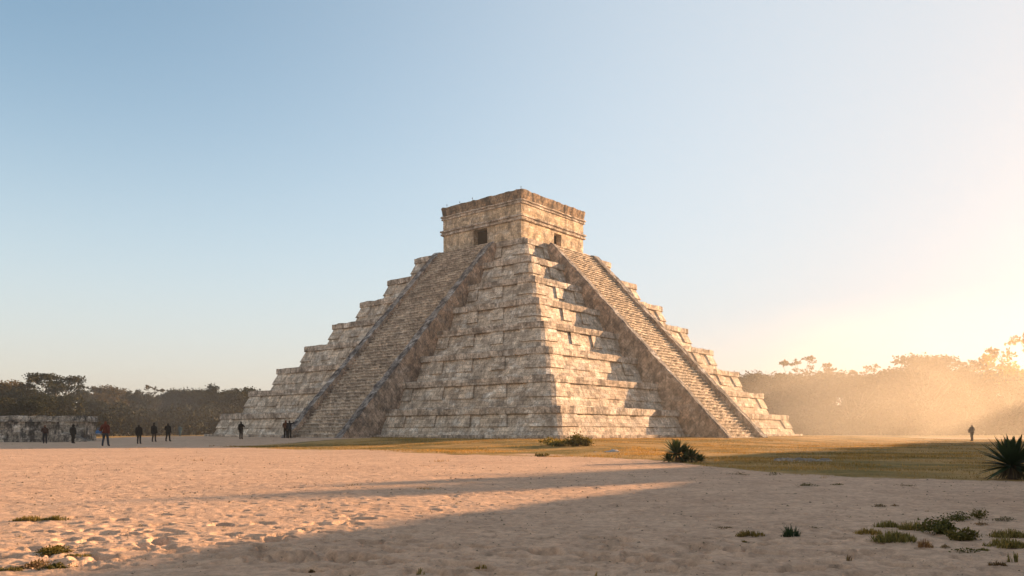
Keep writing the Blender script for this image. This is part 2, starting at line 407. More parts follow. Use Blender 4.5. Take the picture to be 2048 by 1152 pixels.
PYR = thing('stepped_pyramid', 'huge weathered limestone stepped pyramid with temple on top and wide stairways', 'pyramid', (0, 0, 0))
TH_ = PH/8
rng0 = random.Random(5)
CH = 0.56
for i in range(8):
    s = PA+(PB-PA)*i/7
    zl, zh = PZ+TH_*i, PZ+TH_*(i+1)
    if i == 0: zl += 0.26
    zc = zh-CH
    mb = MB(); cb = MB()
    hb, ht = s+0.54, s-0.20
    slope_len = math.hypot(zc-zl, hb-ht)
    for k in range(4):
        # raised panels hanging under the cornice, in face units (fraction of half width)
        pans = []
        per = 3.7-0.18*i
        wid = per*0.42
        for sg in (-1, 1):
            u0 = s-0.05; first = True
            while u0 > 4.3:
                w = (wid*1.5 if first else wid)*rng0.uniform(0.92, 1.08)
                a, b_ = max(u0-w, 4.0), u0
                if first: b_ = s+2
                if b_-a > 0.5: pans.append((a*sg, b_*sg) if sg > 0 else (b_*sg, a*sg))
                u0 -= w+(per-wid)*rng0.uniform(0.92, 1.08); first = False
        drop = 0.60
        ue = [e/s for p in pans for e in p if abs(e) < s-0.2]
        us = breaks(-1, 1, 0.55/s, ue, 0.012/s)
        ts = breaks(0, 1, 0.2, [1-drop], 0.012)
        P, U = [], []
        for t_ in ts:
            hs = hb+(ht-hb)*t_; z = zl+(zc-zl)*t_
            row, ru = [], []
            for u_ in us:
                raised = t_ > 1-drop and any(p[0] < u_*s < p[1] for p in pans)
                off = 0.15 if raised else 0.0
                u = u_*(hs+off)
                p = to_world(k, u, hs+off, z, hs+off, 0.55)
                row.append(wobble(p, 0.022, 1.1, 0.02)); ru.append((u+k*100.3, t_*slope_len+i*7.7))
            P.append(row); U.append(ru)
        mb.grid(P, U)
        # ledge on top of the tier below meets here; cornice
        hs0 = s-0.04
        blk = 0.9
        us = breaks(-1, 1, 0.45/s)
        P, U = [], []
        prof = [(-0.25, 0.03), (0.03, 0.0), (0.05, 0.05), (0.04, CH-0.035), (0.0, CH), (-1.75, CH+0.02)]
        if i == 7: prof[-1] = (-3.2, CH+0.02)
        for j, (o_, dz) in enumerate(prof):
            row, ru = [], []
            for u_ in us:
                hs = s+o_
                u = u_*hs
                cell = math.floor(u*1.0/blk+k*0.37)
                rr_ = random.Random(hash((i, k, cell)) & 0xffff)
                jit = rr_.uniform(-0.035, 0.035) if 0 < j < 5 and abs(u_) < 0.985 else 0
                jz = rr_.uniform(-0.06, 0.025) if j in (3, 4) and abs(u_) < 0.985 else 0
                p = to_world(k, u, hs+jit, zc+dz+jz, hs, 0.5)
                row.append(wobble(p, 0.014 if j != 5 else 0.0, 1.3, 0.022 if j in (3, 4) else 0.012)); ru.append((u+k*50.1, dz+i*3.3 if j < 4 else CH+i*3.3+(j-3)*0.7))
            P.append(row); U.append(ru)
        cb.grid(P, U)
    tr = mb.build('terrace', [M_TERR], PYR)
    cb.build('cornice', [M_CORN], tr)
# plinth the first terrace stands on
pb = MB()
for k in range(4):
    hs = s0 = PA+0.56+0.55
    us = breaks(-1, 1, 0.6/hs)
    P, U = [], []
    for o_, z in ((0.0, 0.18), (0.0, PZ+0.24), (-0.04, PZ+0.27), (-1.2, PZ+0.275)):
        P.append([wobble(to_world(k, u_*(hs+o_), hs+o_, z, hs+o_, 0.25), 0.025, 1.5, 0.012) for u_ in us]); U.append([(u_*hs, z+o_) for u_ in us])
    pb.grid(P, U)
pb.build('plinth', [M_CORN], PYR)

# stairways, one on each face: steps between two sloping balustrades
ZT = PZ+PH
VB, VT = 26.0, 7.7
HW, BW = 4.1, 0.85
NS = 64
for k in range(4):
    n, t = faxes(k)
    sb = MB()
    us = breaks(-HW+BW-0.02, HW-BW+0.02, 0.42)
    P, U = [], []; acc = 0
    zb = PZ-0.25
    dz = (ZT-zb)/NS
    for q in range(NS):
        v = VB+(VT-VB)*q/NS; z0 = zb+dz*q
        nose = 0.075
        for zz, vv, uvv in ((z0+0.002, v-nose, 0.0), (z0+dz-0.10, v-nose, 0.55), (z0+dz-0.095, v, 0.62), (z0+dz, v-0.01, 0.97)):
            row, ru = [], []
            for u in us:
                rr_ = random.Random(hash((k, q, math.floor(u/0.42+q*0.5))) & 0xfffff)
                worn = 0.03*mnoise.noise(Vector((u*0.8, q*0.31, k*9.0)))
                jv, jz = rr_.uniform(-0.05, 0.03), rr_.uniform(-0.035, 0.015)
                p = Vector((PC[0], PC[1], 0))+n*(vv+jv+worn)+t*u
                p.z = zz+(jz+worn if uvv > 0.5 else 0)
                row.append(p); ru.append((u+k*31.7, (q+uvv)*0.28))
            P.append(row); U.append(ru)
    P.append([p+n*(-1.2) for p in P[-1]]); U.append([(a_, b_+0.5) for a_, b_ in U[-1]])
    sb.grid(P, U)
    st = sb.build('staircase', [M_STEP], PYR)
    sl = Vector((VT-VB, ZT-zb)).normalized()
    for sg in (-1, 1):
        bb = MB()
        L = math.hypot(VB-VT, ZT-zb); nseg = 62
        u_out, u_in = sg*(HW), sg*(HW-BW)
        up = 0.32
        rings = []
        for q in range(nseg+1):
            f0 = q/nseg
            v = VB+0.35+(VT-VB-0.35)*f0; z = zb+(ZT-zb)*f0
            tv, tz = v+up*0.72, z+up*0.70
            e = 0.03 if 0 < q < nseg else 0
            tz = min(tz, ZT+0.06); 
            ring = []
            depth = 3.4
            pts = [(u_in, v-0.6, z-0.6), (u_in, tv, tz), (u_out-sg*0.05, tv+0.01, tz+0.03), (u_out, tv, tz-0.05), (u_out+sg*0.02, tv-0.28, tz-0.28), (u_out+sg*0.03, tv-0.9, tz-0.9), (u_out+sg*0.05, tv-1.7, tz-1.7), (u_out+sg*0.06, tv-depth, tz-depth)]
            for c_, (u, vv, zz) in enumerate(pts):
                zz = max(zz, -0.1+0.001*c_)
                p = Vector((PC[0], PC[1], 0))+n*vv+t*u; p.z = zz
                rr_ = random.Random(hash((k, sg, q//2, c_)) & 0xfffff)
                if c_ in (1, 2, 3, 4): p += n*rr_.uniform(-0.06, 0.05)+Vector((0, 0, rr_.uniform(-0.05, 0.04)))+t*rr_.uniform(-0.03, 0.03)
                ring.append(wobble(p, 0.04, 0.9, 0.025))
            rings.append(ring)
        cum = [0, 0.8, 1.6, 1.7, 2.0, 2.9, 4.0, 6.4]
        UVr = [[(cum[c_]+sg*9, q*L/nseg+k*40) for c_ in range(8)] for q in range(nseg+1)]
        for lo_, hi_, m_ in ((0, 1, 0), (1, 3, 1), (3, 7, 0)):
            bb.grid([r_[lo_:hi_+1] for r_ in rings], [r_[lo_:hi_+1] for r_ in UVr], m=m_, flip=(sg > 0))
        # blunt foot end
        bb.poly([rings[0][c_] for c_ in range(8)])
        bb.poly([rings[-1][c_] for c_ in range(8)])
        bb.build('balustrade', [M_BAL, M_BALTOP], st)

# temple on the summit
TZ0 = ZT
TEMP_W = 5.42
def ring_band(mb, prof, step=0.4, r=0.18, amp=0.02, amp2=0.012, holes=None, blockjit=0.0, uvo=0.0):
    """prof: list of (half size, z); holes {face: (u0,u1,z0,z1)}"""
    for k in range(4):
        P, U = [], []
        he = []
        if holes and k in holes: he = [holes[k][0], holes[k][1]]
        us = breaks(-prof[0][0], prof[0][0], step, he, 0.0005)
        for j, (hs, z) in enumerate(prof):
            row, ru = [], []
            for u in us:
                uu = u*hs/prof[0][0]
                bj = 0
                if blockjit and 0 < j < len(prof)-1:
                    bj = random.Random(hash((k, math.floor(u/0.33), round(prof[0][1]))) & 0xffff).uniform(-blockjit, blockjit) if abs(u) < prof[0][0]-0.3 else 0
                p = to_world(k, uu, hs+bj, z+bj*0.7, hs, r)
                row.append(wobble(p, amp, 1.3, amp2)); ru.append((uu+k*23.1, z+uvo+j*0.01))
            P.append(row); U.append(ru)
        if holes and k in holes:
            u0, u1, z0, z1 = holes[k]
            b = len(mb.v); nj = len(us)
            for row in P: mb.v += [tuple(p) for p in row]
            for i in range(len(prof)-1):
                zm = 0.5*(prof[i][1]+prof[i+1][1])
                for j in range(nj-1):
                    um = 0.5*(us[j]+us[j+1])
                    if u0 < um < u1 and z0 < zm < z1: continue
                    q = [(i, j), (i, j+1), (i+1, j+1), (i+1, j)]
                    mb.f.append(tuple(b+a*nj+c for a, c in q)); mb.uv += [U[a][c] for a, c in q]; mb.m.append(0)
        else: mb.grid(P, U)

TEMPLE = None
DOORS = {0: (-0.95, 0.95, TZ0+0.1, TZ0+2.4), 1: (0.0, 1.25, TZ0+0.15, TZ0+2.2)}
zs = [TZ0-0.3, TZ0+0.1, TZ0+0.15, TZ0+0.55, TZ0+0.95, TZ0+1.35, TZ0+1.65, TZ0+1.95, TZ0+2.2, TZ0+2.4, TZ0+2.6]
mb = MB()
ring_band(mb, [(TEMP_W-0.0*(z-TZ0), z) for z in zs], 0.4, 0.2, 0.02, 0.012, DOORS)
TEMPLE = mb.build('temple', [M_TEMP], PYR)
M_DARKROOM = plain_mat('chamber_painted_shade', (0.006, 0.005, 0.004), 0.95, 0.3, 3)  # near-black wall colour stands in for the shade inside the doorways
for k, (u0, u1, z0, z1) in DOORS.items():
    n, t = faxes(k); db = MB()
    def dp(u, v, z):
        p = Vector((PC[0], PC[1], 0))+n*v+t*u; p.z = z; return p
    v0, v1 = TEMP_W+0.0, TEMP_W-4.6
    mid = TEMP_W-0.65
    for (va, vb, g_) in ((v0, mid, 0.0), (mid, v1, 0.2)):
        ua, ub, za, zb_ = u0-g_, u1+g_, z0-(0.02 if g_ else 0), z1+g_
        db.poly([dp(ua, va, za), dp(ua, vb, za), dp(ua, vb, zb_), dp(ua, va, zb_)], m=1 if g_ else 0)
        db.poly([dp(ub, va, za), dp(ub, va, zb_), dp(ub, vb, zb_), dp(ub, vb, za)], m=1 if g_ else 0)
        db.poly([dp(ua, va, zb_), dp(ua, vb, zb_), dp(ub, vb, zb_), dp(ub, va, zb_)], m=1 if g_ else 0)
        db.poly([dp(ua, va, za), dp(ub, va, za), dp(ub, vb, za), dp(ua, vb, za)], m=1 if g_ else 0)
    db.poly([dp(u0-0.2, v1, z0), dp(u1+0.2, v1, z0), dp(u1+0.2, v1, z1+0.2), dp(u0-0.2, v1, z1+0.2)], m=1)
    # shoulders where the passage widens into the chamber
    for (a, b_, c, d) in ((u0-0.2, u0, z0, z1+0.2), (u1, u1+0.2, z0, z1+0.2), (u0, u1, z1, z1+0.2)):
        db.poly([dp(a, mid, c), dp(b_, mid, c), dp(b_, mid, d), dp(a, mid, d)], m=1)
    db.build('doorway', [M_TEMP, M_DARKROOM], TEMPLE)
mb = MB(); W = TEMP_W
ring_band(mb, [(W-0.05, TZ0+2.46), (W+0.2, TZ0+2.50), (W+0.22, TZ0+2.68), (W+0.10, TZ0+2.72), (W+0.12, TZ0+2.78), (W+0.26, TZ0+2.84), (W+0.26, TZ0+3.0), (W-0.05, TZ0+3.06)], 0.33, 0.15, 0.010, 0.014, None, 0.03)
mb.build('lower_moulding', [M_CORN], TEMPLE)
mb = MB(); ring_band(mb, [(W+0.02, TZ0+2.9), (W+0.02, TZ0+3.4), (W+0.02, TZ0+3.9), (W+0.02, TZ0+4.2)], 0.4, 0.2, 0.02, 0.012)
mb.build('frieze', [M_TEMP], TEMPLE)
mb = MB(); ring_band(mb, [(W-0.05, TZ0+4.10), (W+0.14, TZ0+4.14), (W+0.16, TZ0+4.27), (W+0.06, TZ0+4.31), (W+0.10, TZ0+4.36), (W+0.22, TZ0+4.40), (W+0.22, TZ0+4.52), (W-0.05, TZ0+4.58)], 0.33, 0.15, 0.010, 0.014, None, 0.03)
mb.build('upper_moulding', [M_CORN], TEMPLE)
mb = MB(); ring_band(mb, [(W+0.0, TZ0+4.5), (W+0.06, TZ0+4.7), (W+0.12, TZ0+5.1), (W+0.17, TZ0+5.42), (W+0.15, TZ0+5.48), (W-0.5, TZ0+5.46), (W-0.55, TZ0+5.0), (0.2, TZ0+4.95)], 0.33, 0.15, 0.012, 0.02, None, 0.05)
mb.build('parapet', [M_PARA], TEMPLE)
M_ROD = plain_mat('dark_metal', (0.04, 0.04, 0.045), 0.5)
for k, u, h in ((0, 5.3, 0.28), (0, -1.2, 0.38), (0, -3.0, 0.3), (0, -4.9, 0.34)):
    n, t = faxes(k); rb = MB()
    p = Vector((PC[0], PC[1], 0))+n*(W-0.1)+t*u; p.z = TZ0+5.4
    rb.tube([p, p+Vector((0, 0, h))], [0.018, 0.015], 6)
    rb.tube([p+Vector((0, 0, h-0.02)), p+Vector((0, 0, h+0.05)), p+Vector((0, 0, h+0.12))], [0.02, 0.055, 0.02], 8)
    rb.build('roof_rod', [M_ROD], TEMPLE)

# ---------------------------------------------------------------- low ruin at the left
def ruin_block(name, label, cat, cx, cy, rz, lx, ly, h, copeh=0.5, mat=M_RUIN, group=None):
    z = gz(cx, cy)-0.15
    th = thing(name, label, cat, (cx, cy, z), rz, group)
    wb, kb = MB(), MB()
    def side(mbx, x0, y0, x1, y1, z0, z1, out, rag=0.0, seed=0):
        L = math.hypot(x1-x0, y1-y0); nu = max(2, int(L/0.4)); nz = max(2, int((z1-z0)/0.3))
        P, U = [], []
        for b in range(nz+1):
            row, ru = [], []
            for a in range(nu+1):
                f0 = a/nu; zz = z0+(z1-z0)*b/nz
                rr_ = random.Random(hash((seed, a//2, b)) & 0xffff)
                j = rr_.uniform(-0.05, 0.05)
                if b == nz: zz += random.Random(hash((seed, a//2, 'r')) & 0xffff).uniform(-rag, rag*0.4)
                batter = 0.10*(1-b/nz)
                p = Vector((x0+(x1-x0)*f0+out[0]*(j*(0 < a < nu)+batter), y0+(y1-y0)*f0+out[1]*(j*(0 < a < nu)+batter), zz))
                row.append(wobble(p+Vector((cx, cy, 0)), 0.04, 1.2, 0.03)-Vector((cx, cy, 0))); ru.append((f0*L+seed*13, zz))
            P.append(row); U.append(ru)
        mbx.grid(P, U)
        return P[-1]
    hx, hy = lx/2, ly/2
    tops = []
    for sd, (x0, y0, x1, y1, o) in enumerate(((-hx, -hy, hx, -hy, (0, -1)), (hx, -hy, hx, hy, (1, 0)), (hx, hy, -hx, hy, (0, 1)), (-hx, hy, -hx, -hy, (-1, 0)))):
        side(wb, x0, y0, x1, y1, 0, h-copeh, o, 0, sd)
        e = 0.14
        x0, x1 = x0*(1+e/hx), x1*(1+e/hx); y0, y1 = y0*(1+e/hy), y1*(1+e/hy)
        top = side(kb, x0, y0, x1, y1, h-copeh, h, o, 0.12, sd+5)
        tops += [top]
        kb.poly([(x0, y0, h-copeh), (x0*0.9, y0*0.9, h-copeh), (x1*0.9, y1*0.9, h-copeh), (x1, y1, h-copeh)])
        for a in range(len(top)-1):
            p, q = top[a], top[a+1]
            kb.poly([p, q, (q[0]*0.8, q[1]*0.8, h-0.05), (p[0]*0.8, p[1]*0.8, h-0.05)])
    kb.poly([(-hx*0.82, -hy*0.82, h-0.06), (hx*0.82, -hy*0.82, h-0.06), (hx*0.82, hy*0.82, h-0.06), (-hx*0.82, hy*0.82, h-0.06)])
    w = wb.build('wall', [mat], th); kb.build('coping', [mat], th)
    return th
RUIN = ruin_block('stone_platform', 'low ruined stone platform with dark stained wall in front of the left forest', 'ruin', -50.2, 75.4, R(5), 20.0, 2.4, 2.6, 0.55)
# sloping stair ramp on its near right end
rb = MB()
def rp(x, y, z): return (x, y, z)
X0, X1, YF, YB = 6.6, 10.4, -2.3, -1.1
sec = []
for q in range(13):
    f0 = q/12; x = X0+(X1+0.6-X0)*f0; z = 0.95*(1-abs(2*min(max(f0, .0), 1)-0.9)**2) if f0 < 0.45 else 0.95*(1-((f0-0.45)/0.55)**1.3)
    z = max(z, 0.16)
    sec.append([wobble(Vector((x, YF, 0)), 0.03, 2), wobble(Vector((x, YF+0.1, z)), 0.03, 2), wobble(Vector((x, YB, z+0.1)), 0.03, 2)])
rb.grid(sec, [[(q*0.4, 0), (q*0.4, 1), (q*0.4, 2.2)] for q in range(13)], flip=True)
rb.poly([sec[0][0], sec[0][1], sec[0][2], (X0, YB, 0)]); rb.poly([sec[-1][0], sec[-1][1], sec[-1][2], (X1+.6, YB, 0)])
rb.build('ramp', [M_RUIN], RUIN)

# ruined building beyond the right edge: its long straight roofline throws the foreground shade
def on_ray(px, py, s): return px+s*math.sin(R(SUN_AZ)), py+s*math.cos(R(SUN_AZ))

# ---------------------------------------------------------------- trees
def quads_from(centers, size, rng, aspect=0.6, droop=0.0):
    n = len(centers)
    d = rng.normal(size=(n, 3)); d /= np.linalg.norm(d, axis=1)[:, None]
    e = rng.normal(size=(n, 3)); e -= (e*d).sum(1)[:, None]*d; e /= np.linalg.norm(e, axis=1)[:, None]
    s = size*rng.uniform(0.55, 1.3, n)[:, None]
    a = d*s; b = e*s*aspect
    V = np.stack([centers-a, centers-b*0.9+a*0.1, centers+a, centers+b*0.9-a*0.1], 1).reshape(-1, 3)
    Fq = np.arange(4*n).reshape(n, 4)
    return V, Fq

def tree_pair(seed, h, spread, base, nl, lobe, ncard, card, flat=0.6, open_=0.35, mat=None, lean=0.0, trunk_r=None, multi=1):
    """trunk mesh and crown mesh of one tree standing at the origin"""
    rnd = random.Random(seed); rng = np.random.default_rng(seed)
    tb = MB(); cents = []
    tr = trunk_r or h*0.022
    lobes = []
    for m_ in range(multi):
        ang0 = rnd.uniform(0, 6.28)
        top = Vector((lean*h+(multi > 1)*math.cos(ang0)*spread*0.35, (multi > 1)*math.sin(ang0)*spread*0.35, h*0.70))
        pts = [Vector((0, 0, -0.3))]; rad = [tr*1.35]
        for q in range(1, 6):
            f0 = q/5
            p = top*f0 + Vector((rnd.uniform(-1, 1), rnd.uniform(-1, 1), 0))*h*0.02*f0
            p.z = top.z*f0; pts.append(p); rad.append(tr*(1-0.72*f0))
        tb.tube(pts, rad, 7)
        for q in range(nl//multi):
            a = rnd.uniform(0, 6.283); f0 = (q+0.5)/(nl//multi)
            zz = base+(1-base)*(f0**0.8)
            # crown envelope: widest a little above the middle
            env = math.sin(math.pi*min(0.98, max(0.06, (zz-base)/(1.04-base)*0.86+0.12)))**0.7
            rr_ = spread*env*math.sqrt(rnd.uniform(0.05, 1.0))
            lr = lobe*rnd.uniform(0.65, 1.25)
            c = Vector((top.x*0.8+rr_*math.cos(a), top.y*0.8+rr_*math.sin(a), min(zz*h, h-lr*flat*0.8)))
            lobes.append((c, lr))
            j = min(4, max(1, int(c.z/h*5*0.75)))
            s0 = pts[j]; mid = s0.lerp(c, 0.55)+Vector((0, 0, -0.03*h*rnd.random()))
            tb.tube([s0, mid, c], [rad[j]*0.55, rad[j]*0.33, 0.02], 5, cap=False)
    wsum = sum(l[1]**2 for l in lobes)
    for c, lr in lobes:
        k = max(8, int(ncard*lr**2/wsum))
        d = rng.normal(size=(k, 3)); d /= np.linalg.norm(d, axis=1)[:, None]
        r_ = rng.uniform(open_, 1.0, k)**0.5
        # clumps inside the lobe so that it is not one even ball
        nc = max(3, int(k/28)); cc = rng.normal(size=(nc, 3)); cc /= np.linalg.norm(cc, axis=1)[:, None]
        pick = rng.integers(0, nc, k)
        dd = d*0.42+cc[pick]*rng.uniform(0.5, 1.0, nc)[pick][:, None]
        P = dd*r_[:, None]*lr; P[:, 2] *= flat
        cents.append(P+np.array(c))
    C_ = np.concatenate(cents); C_ = C_[C_[:, 2] > 0.05]
    V, Fq = quads_from(C_, card, rng)
    return tb.mesh('trunk', [M_BARK], True), mesh_np('crown', V, Fq, [mat or M_LEAF])

def tree_thing(name, pair, label, loc, rz=0, sc_=1.0, group=None):
    t = thing(name, label, 'tree', loc, rz, group); t.scale = (sc_,)*3 if not isinstance(sc_, tuple) else sc_
    link_mesh('trunk', pair[0], t); link_mesh('crown', pair[1], t)
    return t

PAIRS = {
 'round': tree_pair(1, 10, 4.2, 0.16, 26, 1.9, 11000, 0.21, 0.75),
 'broad': tree_pair(2, 10, 5.2, 0.22, 30, 2.0, 12000, 0.21, 0.6),
 'tall': tree_pair(3, 10, 3.1, 0.14, 22, 1.7, 9000, 0.20, 0.8),
 'bushy': tree_pair(4, 10, 5.0, 0.06, 34, 1.9, 13000, 0.21, 0.75, multi=2),
 'dry': tree_pair(5, 10, 4.4, 0.20, 26, 1.75, 9000, 0.19, 0.6, mat=M_LEAFDRY),
 'umbrella': tree_pair(6, 10, 5.6, 0.60, 24, 1.7, 7000, 0.18, 0.42),
 'sparse': tree_pair(8, 10, 4.2, 0.52, 18, 1.05, 900, 0.20, 0.5, mat=M_LEAFDRY, trunk_r=0.15),
 'slim': tree_pair(9, 10, 1.5, 0.2, 16, 1.0, 3200, 0.17, 0.9),
}
def px_tree(px, ytop, Y): 
    """world x and height of something seen at photo column px, top row ytop, Y metres away"""
    return (px-1024)/F*Y, CAM_H+(HOR-ytop)/F*Y

def forest(lst, group):
    for (px, yt, Y, kind, name, label) in lst:
        x, top = px_tree(px, yt, Y); z = gz(x, Y)
        rz = random.uniform(0, 6.28); s_ = (top-z)/10.0
        wide = random.uniform(0.92, 1.15)
        tree_thing(name, PAIRS[kind], label, (x, Y, z-0.05), rz, (s_*wide, s_*wide, s_), group)
GL = 'trees of the forest edge left of the pyramid'
DK = 'dark broadleaf tree in the shaded forest wall left of the pyramid'
left = [
 (110, 748, 118, 'umbrella', 'umbrella_tree', 'tall umbrella-crowned tree with sky gaps standing above the left forest'),
 (308, 771, 150, 'sparse', 'thin_tree', 'thin open-crowned tree sticking up above the middle of the left forest'),
 (428, 770, 150, 'slim', 'slim_tree', 'slim pointed tree poking up beside the left foot of the pyramid'),
 (205, 772, 135, 'dry', 'yellowish_tree', 'yellow-brown lit tree right of the tall umbrella tree'),
 (8, 762, 120, 'dry', 'rusty_tree', 'rust-toned tree at the left end of the forest above the ruin'),
]
for px, yt, Y, kind in ((-90, 765, 125, 'round'), (-40, 770, 115, 'bushy'), (40, 778, 112, 'bushy'), (85, 790, 108, 'round'), (130, 792, 112, 'bushy'), (160, 780, 128, 'tall'),
                        (185, 800, 118, 'round'), (228, 785, 140, 'broad'), (250, 780, 155, 'round'), (272, 788, 140, 'bushy'), (295, 796, 135, 'broad'), (330, 790, 150, 'round'),
                        (352, 782, 165, 'broad'), (372, 780, 150, 'bushy'), (395, 785, 145, 'round'), (412, 782, 165, 'broad'), (448, 784, 150, 'bushy'), (470, 780, 170, 'round'), (497, 778, 160, 'broad'), (530, 785, 165, 'round'), (60, 800, 103, 'round'), (10, 795, 104, 'bushy'), (-60, 795, 104, 'broad')):
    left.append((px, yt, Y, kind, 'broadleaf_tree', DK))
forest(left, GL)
GR = 'trees of the hazy forest edge right of the pyramid'
HZ = 'hazy backlit tree in the misty forest edge right of the pyramid'
right = [
 (1598, 712, 150, 'sparse', 'thin_tree', 'lacy thin-branched tree rising above the hazy forest just right of the pyramid'),
 (1848, 712, 135, 'umbrella', 'umbrella_tree', 'glowing flat-crowned tree standing tallest in the hazy right forest'),
 (1728, 730, 150, 'sparse', 'thin_tree', 'small open tree between the lacy tree and the flat-crowned tree'),
 (1935, 722, 140, 'sparse', 'thin_tree', 'thin glowing tree right of the flat-crowned tree near the sun'),
]
for px, yt, Y, kind in ((1440, 760, 165, 'round'), (1470, 765, 160, 'broad'), (1505, 750, 150, 'bushy'), (1528, 748, 165, 'round'), (1555, 752, 150, 'round'), (1585, 750, 160, 'broad'), (1620, 756, 150, 'bushy'),
                        (1655, 742, 150, 'round'), (1690, 750, 160, 'broad'), (1705, 752, 140, 'bushy'), (1745, 752, 150, 'round'), (1775, 748, 145, 'broad'), (1805, 738, 150, 'round'), (1830, 735, 140, 'bushy'),
                        (1870, 742, 145, 'round'), (1900, 750, 150, 'bushy'), (1925, 745, 160, 'broad'), (1955, 742, 145, 'round'), (1985, 748, 150, 'bushy'), (2020, 745, 140, 'broad'), (2060, 735, 150, 'round'), (2110, 740, 145, 'bushy'), (2170, 735, 150, 'broad'), (2240, 745, 150, 'round')):
    right.append((px, yt, Y, kind, 'broadleaf_tree', HZ))
forest(right, GR)
# beyond the pyramid, seen only from the side
back = [(px, 760, 190, k, 'broadleaf_tree', 'broadleaf tree in the forest hidden behind the pyramid') for px, k in ((640, 'round'), (740, 'broad'), (840, 'bushy'), (940, 'round'), (1040, 'broad'), (1140, 'bushy'), (1240, 'round'), (1340, 'broad'))]
forest(back, 'trees behind the pyramid')

# undergrowth that closes the foot of both forest edges
def undergrowth(name, label, pts, seed):
    rng = np.random.default_rng(seed); C_ = []
    for (x0, y0, x1, y1, h) in pts:
        L = math.hypot(x1-x0, y1-y0); k = int(L*260)
        f0 = rng.uniform(0, 1, k); w = rng.normal(size=(k, 2))*1.6
        x = x0+(x1-x0)*f0+w[:, 0]; y = y0+(y1-y0)*f0+w[:, 1]
        hh = h*(0.45+0.9*np.abs(fbm(x*0.35, y*0.35, 3, seed)))*1.3
        z = ground_h(x, y)+hh*rng.uniform(0, 1, k)**0.8
        C_.append(np.stack([x, y, z], 1))
    V, Fq = quads_from(np.concatenate(C_), 0.25, rng)
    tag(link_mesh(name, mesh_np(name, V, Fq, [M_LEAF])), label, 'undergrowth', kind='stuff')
undergrowth('undergrowth', 'dense dark undergrowth along the foot of the left forest', [(-85, 104, -62, 108, 4.5), (-66, 106, -50, 128, 4.5), (-58, 124, -40, 140, 4.5), (-42, 138, -20, 150, 4), (-110, 150, -60, 165, 6), (-64, 160, -20, 178, 6)], 4)
undergrowth('undergrowth', 'hazy low undergrowth along the foot of the right forest', [(36, 138, 70, 134, 3.5), (70, 134, 110, 130, 3.5), (40, 145, 100, 142, 5), (30, 172, 120, 168, 7)], 5)

# tree at the right edge and the shade trees beyond it
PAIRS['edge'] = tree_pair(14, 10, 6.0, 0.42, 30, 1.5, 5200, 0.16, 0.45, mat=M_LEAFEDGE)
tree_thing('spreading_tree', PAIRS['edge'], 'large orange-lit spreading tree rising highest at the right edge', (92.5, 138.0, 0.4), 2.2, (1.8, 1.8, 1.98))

# ---------------------------------------------------------------- what shades the foreground, beyond the right edge
tE = math.tan(R(SUN_EL))
ax, ay = on_ray(-2.72, 5.0, 24); bx, by = on_ray(4.4, 15.5, 24)
dx, dy = bx-ax, by-ay; L_ = math.hypot(dx, dy); dx /= L_; dy /= L_
ax -= dx*16; ay -= dy*16; L_ += 16
mx, my = (ax+bx)/2+dy*3.36, (ay+by)/2-dx*3.36
ruin_block('ruined_building', 'long ruined stone building standing beyond the right edge of the view', 'building', mx, my, math.atan2(dy, dx), L_, 7.0, 24*tE+0.21, 0.7, M_TERR)
SHG = 'trees beyond the right edge'
def shade_tree(px_, py_, s, kind, wide=1.0, label='small leafy tree standing beyond the right edge of the view'):
    x, y = on_ray(px_, py_, s); z = gz(x, y); h = s*tE
    tree_thing('shade_tree', PAIRS[kind], label, (x, y, z-0.05), random.uniform(0, 6), (h/10*wide, h/10*wide, h/10), SHG)
shade_tree(-3.9, 10.7, 46, 'slim', 0.7, 'slender tree standing beyond the right edge of the view')
shade_tree(-2.9, 13.6, 45, 'slim', 0.8, 'slender tree standing beyond the right edge of the view')
for a in ((-0.9, 13.8, 45, 'slim', 1.15), (0.6, 16.3, 45, 'slim', 1.2), (2.4, 18.2, 44, 'slim', 1.3), (5.3, 17.0, 30, 'slim', 0.8), (5.6, 18.6, 30, 'slim', 1.0), (4.6, 20.6, 30, 'round', 0.8), (4.6, 23, 36, 'round', 1.0), (6.4, 26, 37, 'round', 1.0), (9.5, 29.5, 30, 'round', 1.2), (12.5, 33, 30, 'bushy', 1.1), (16, 37.5, 30, 'bushy', 1.2), (19, 42, 31, 'bushy', 1.2),
          (22.5, 47.5, 32, 'bushy', 1.2), (26, 52.5, 33, 'bushy', 1.2), (30, 58, 34, 'bushy', 1.2), (34, 63.5, 34, 'bushy', 1.2)):
    shade_tree(*a)

# ---------------------------------------------------------------- people
M_SKIN = plain_mat('skin', (0.20, 0.115, 0.08), 0.6, 0.1)
M_HAIR = plain_mat('dark_hair', (0.018, 0.013, 0.011), 0.7)
M_HAIR2 = plain_mat('reddish_hair', (0.14, 0.045, 0.02), 0.7)
M_HATM = plain_mat('black_felt', (0.012, 0.012, 0.013), 0.9)
CL = {k: plain_mat(k, v, 0.9, 0.2, 20) for k, v in {
    'black_cloth': (0.005, 0.005, 0.006), 'charcoal_cloth': (0.012, 0.011, 0.012), 'navy_cloth': (0.007, 0.009, 0.017), 'dark_red_cloth': (0.085, 0.014, 0.008),
    'maroon_cloth': (0.035, 0.012, 0.01), 'denim': (0.022, 0.032, 0.05), 'teal_cloth': (0.012, 0.055, 0.08), 'rust_cloth': (0.07, 0.024, 0.012), 'brown_cloth': (0.05, 0.03, 0.02), 'shoe_leather': (0.02, 0.016, 0.014)}.items()}

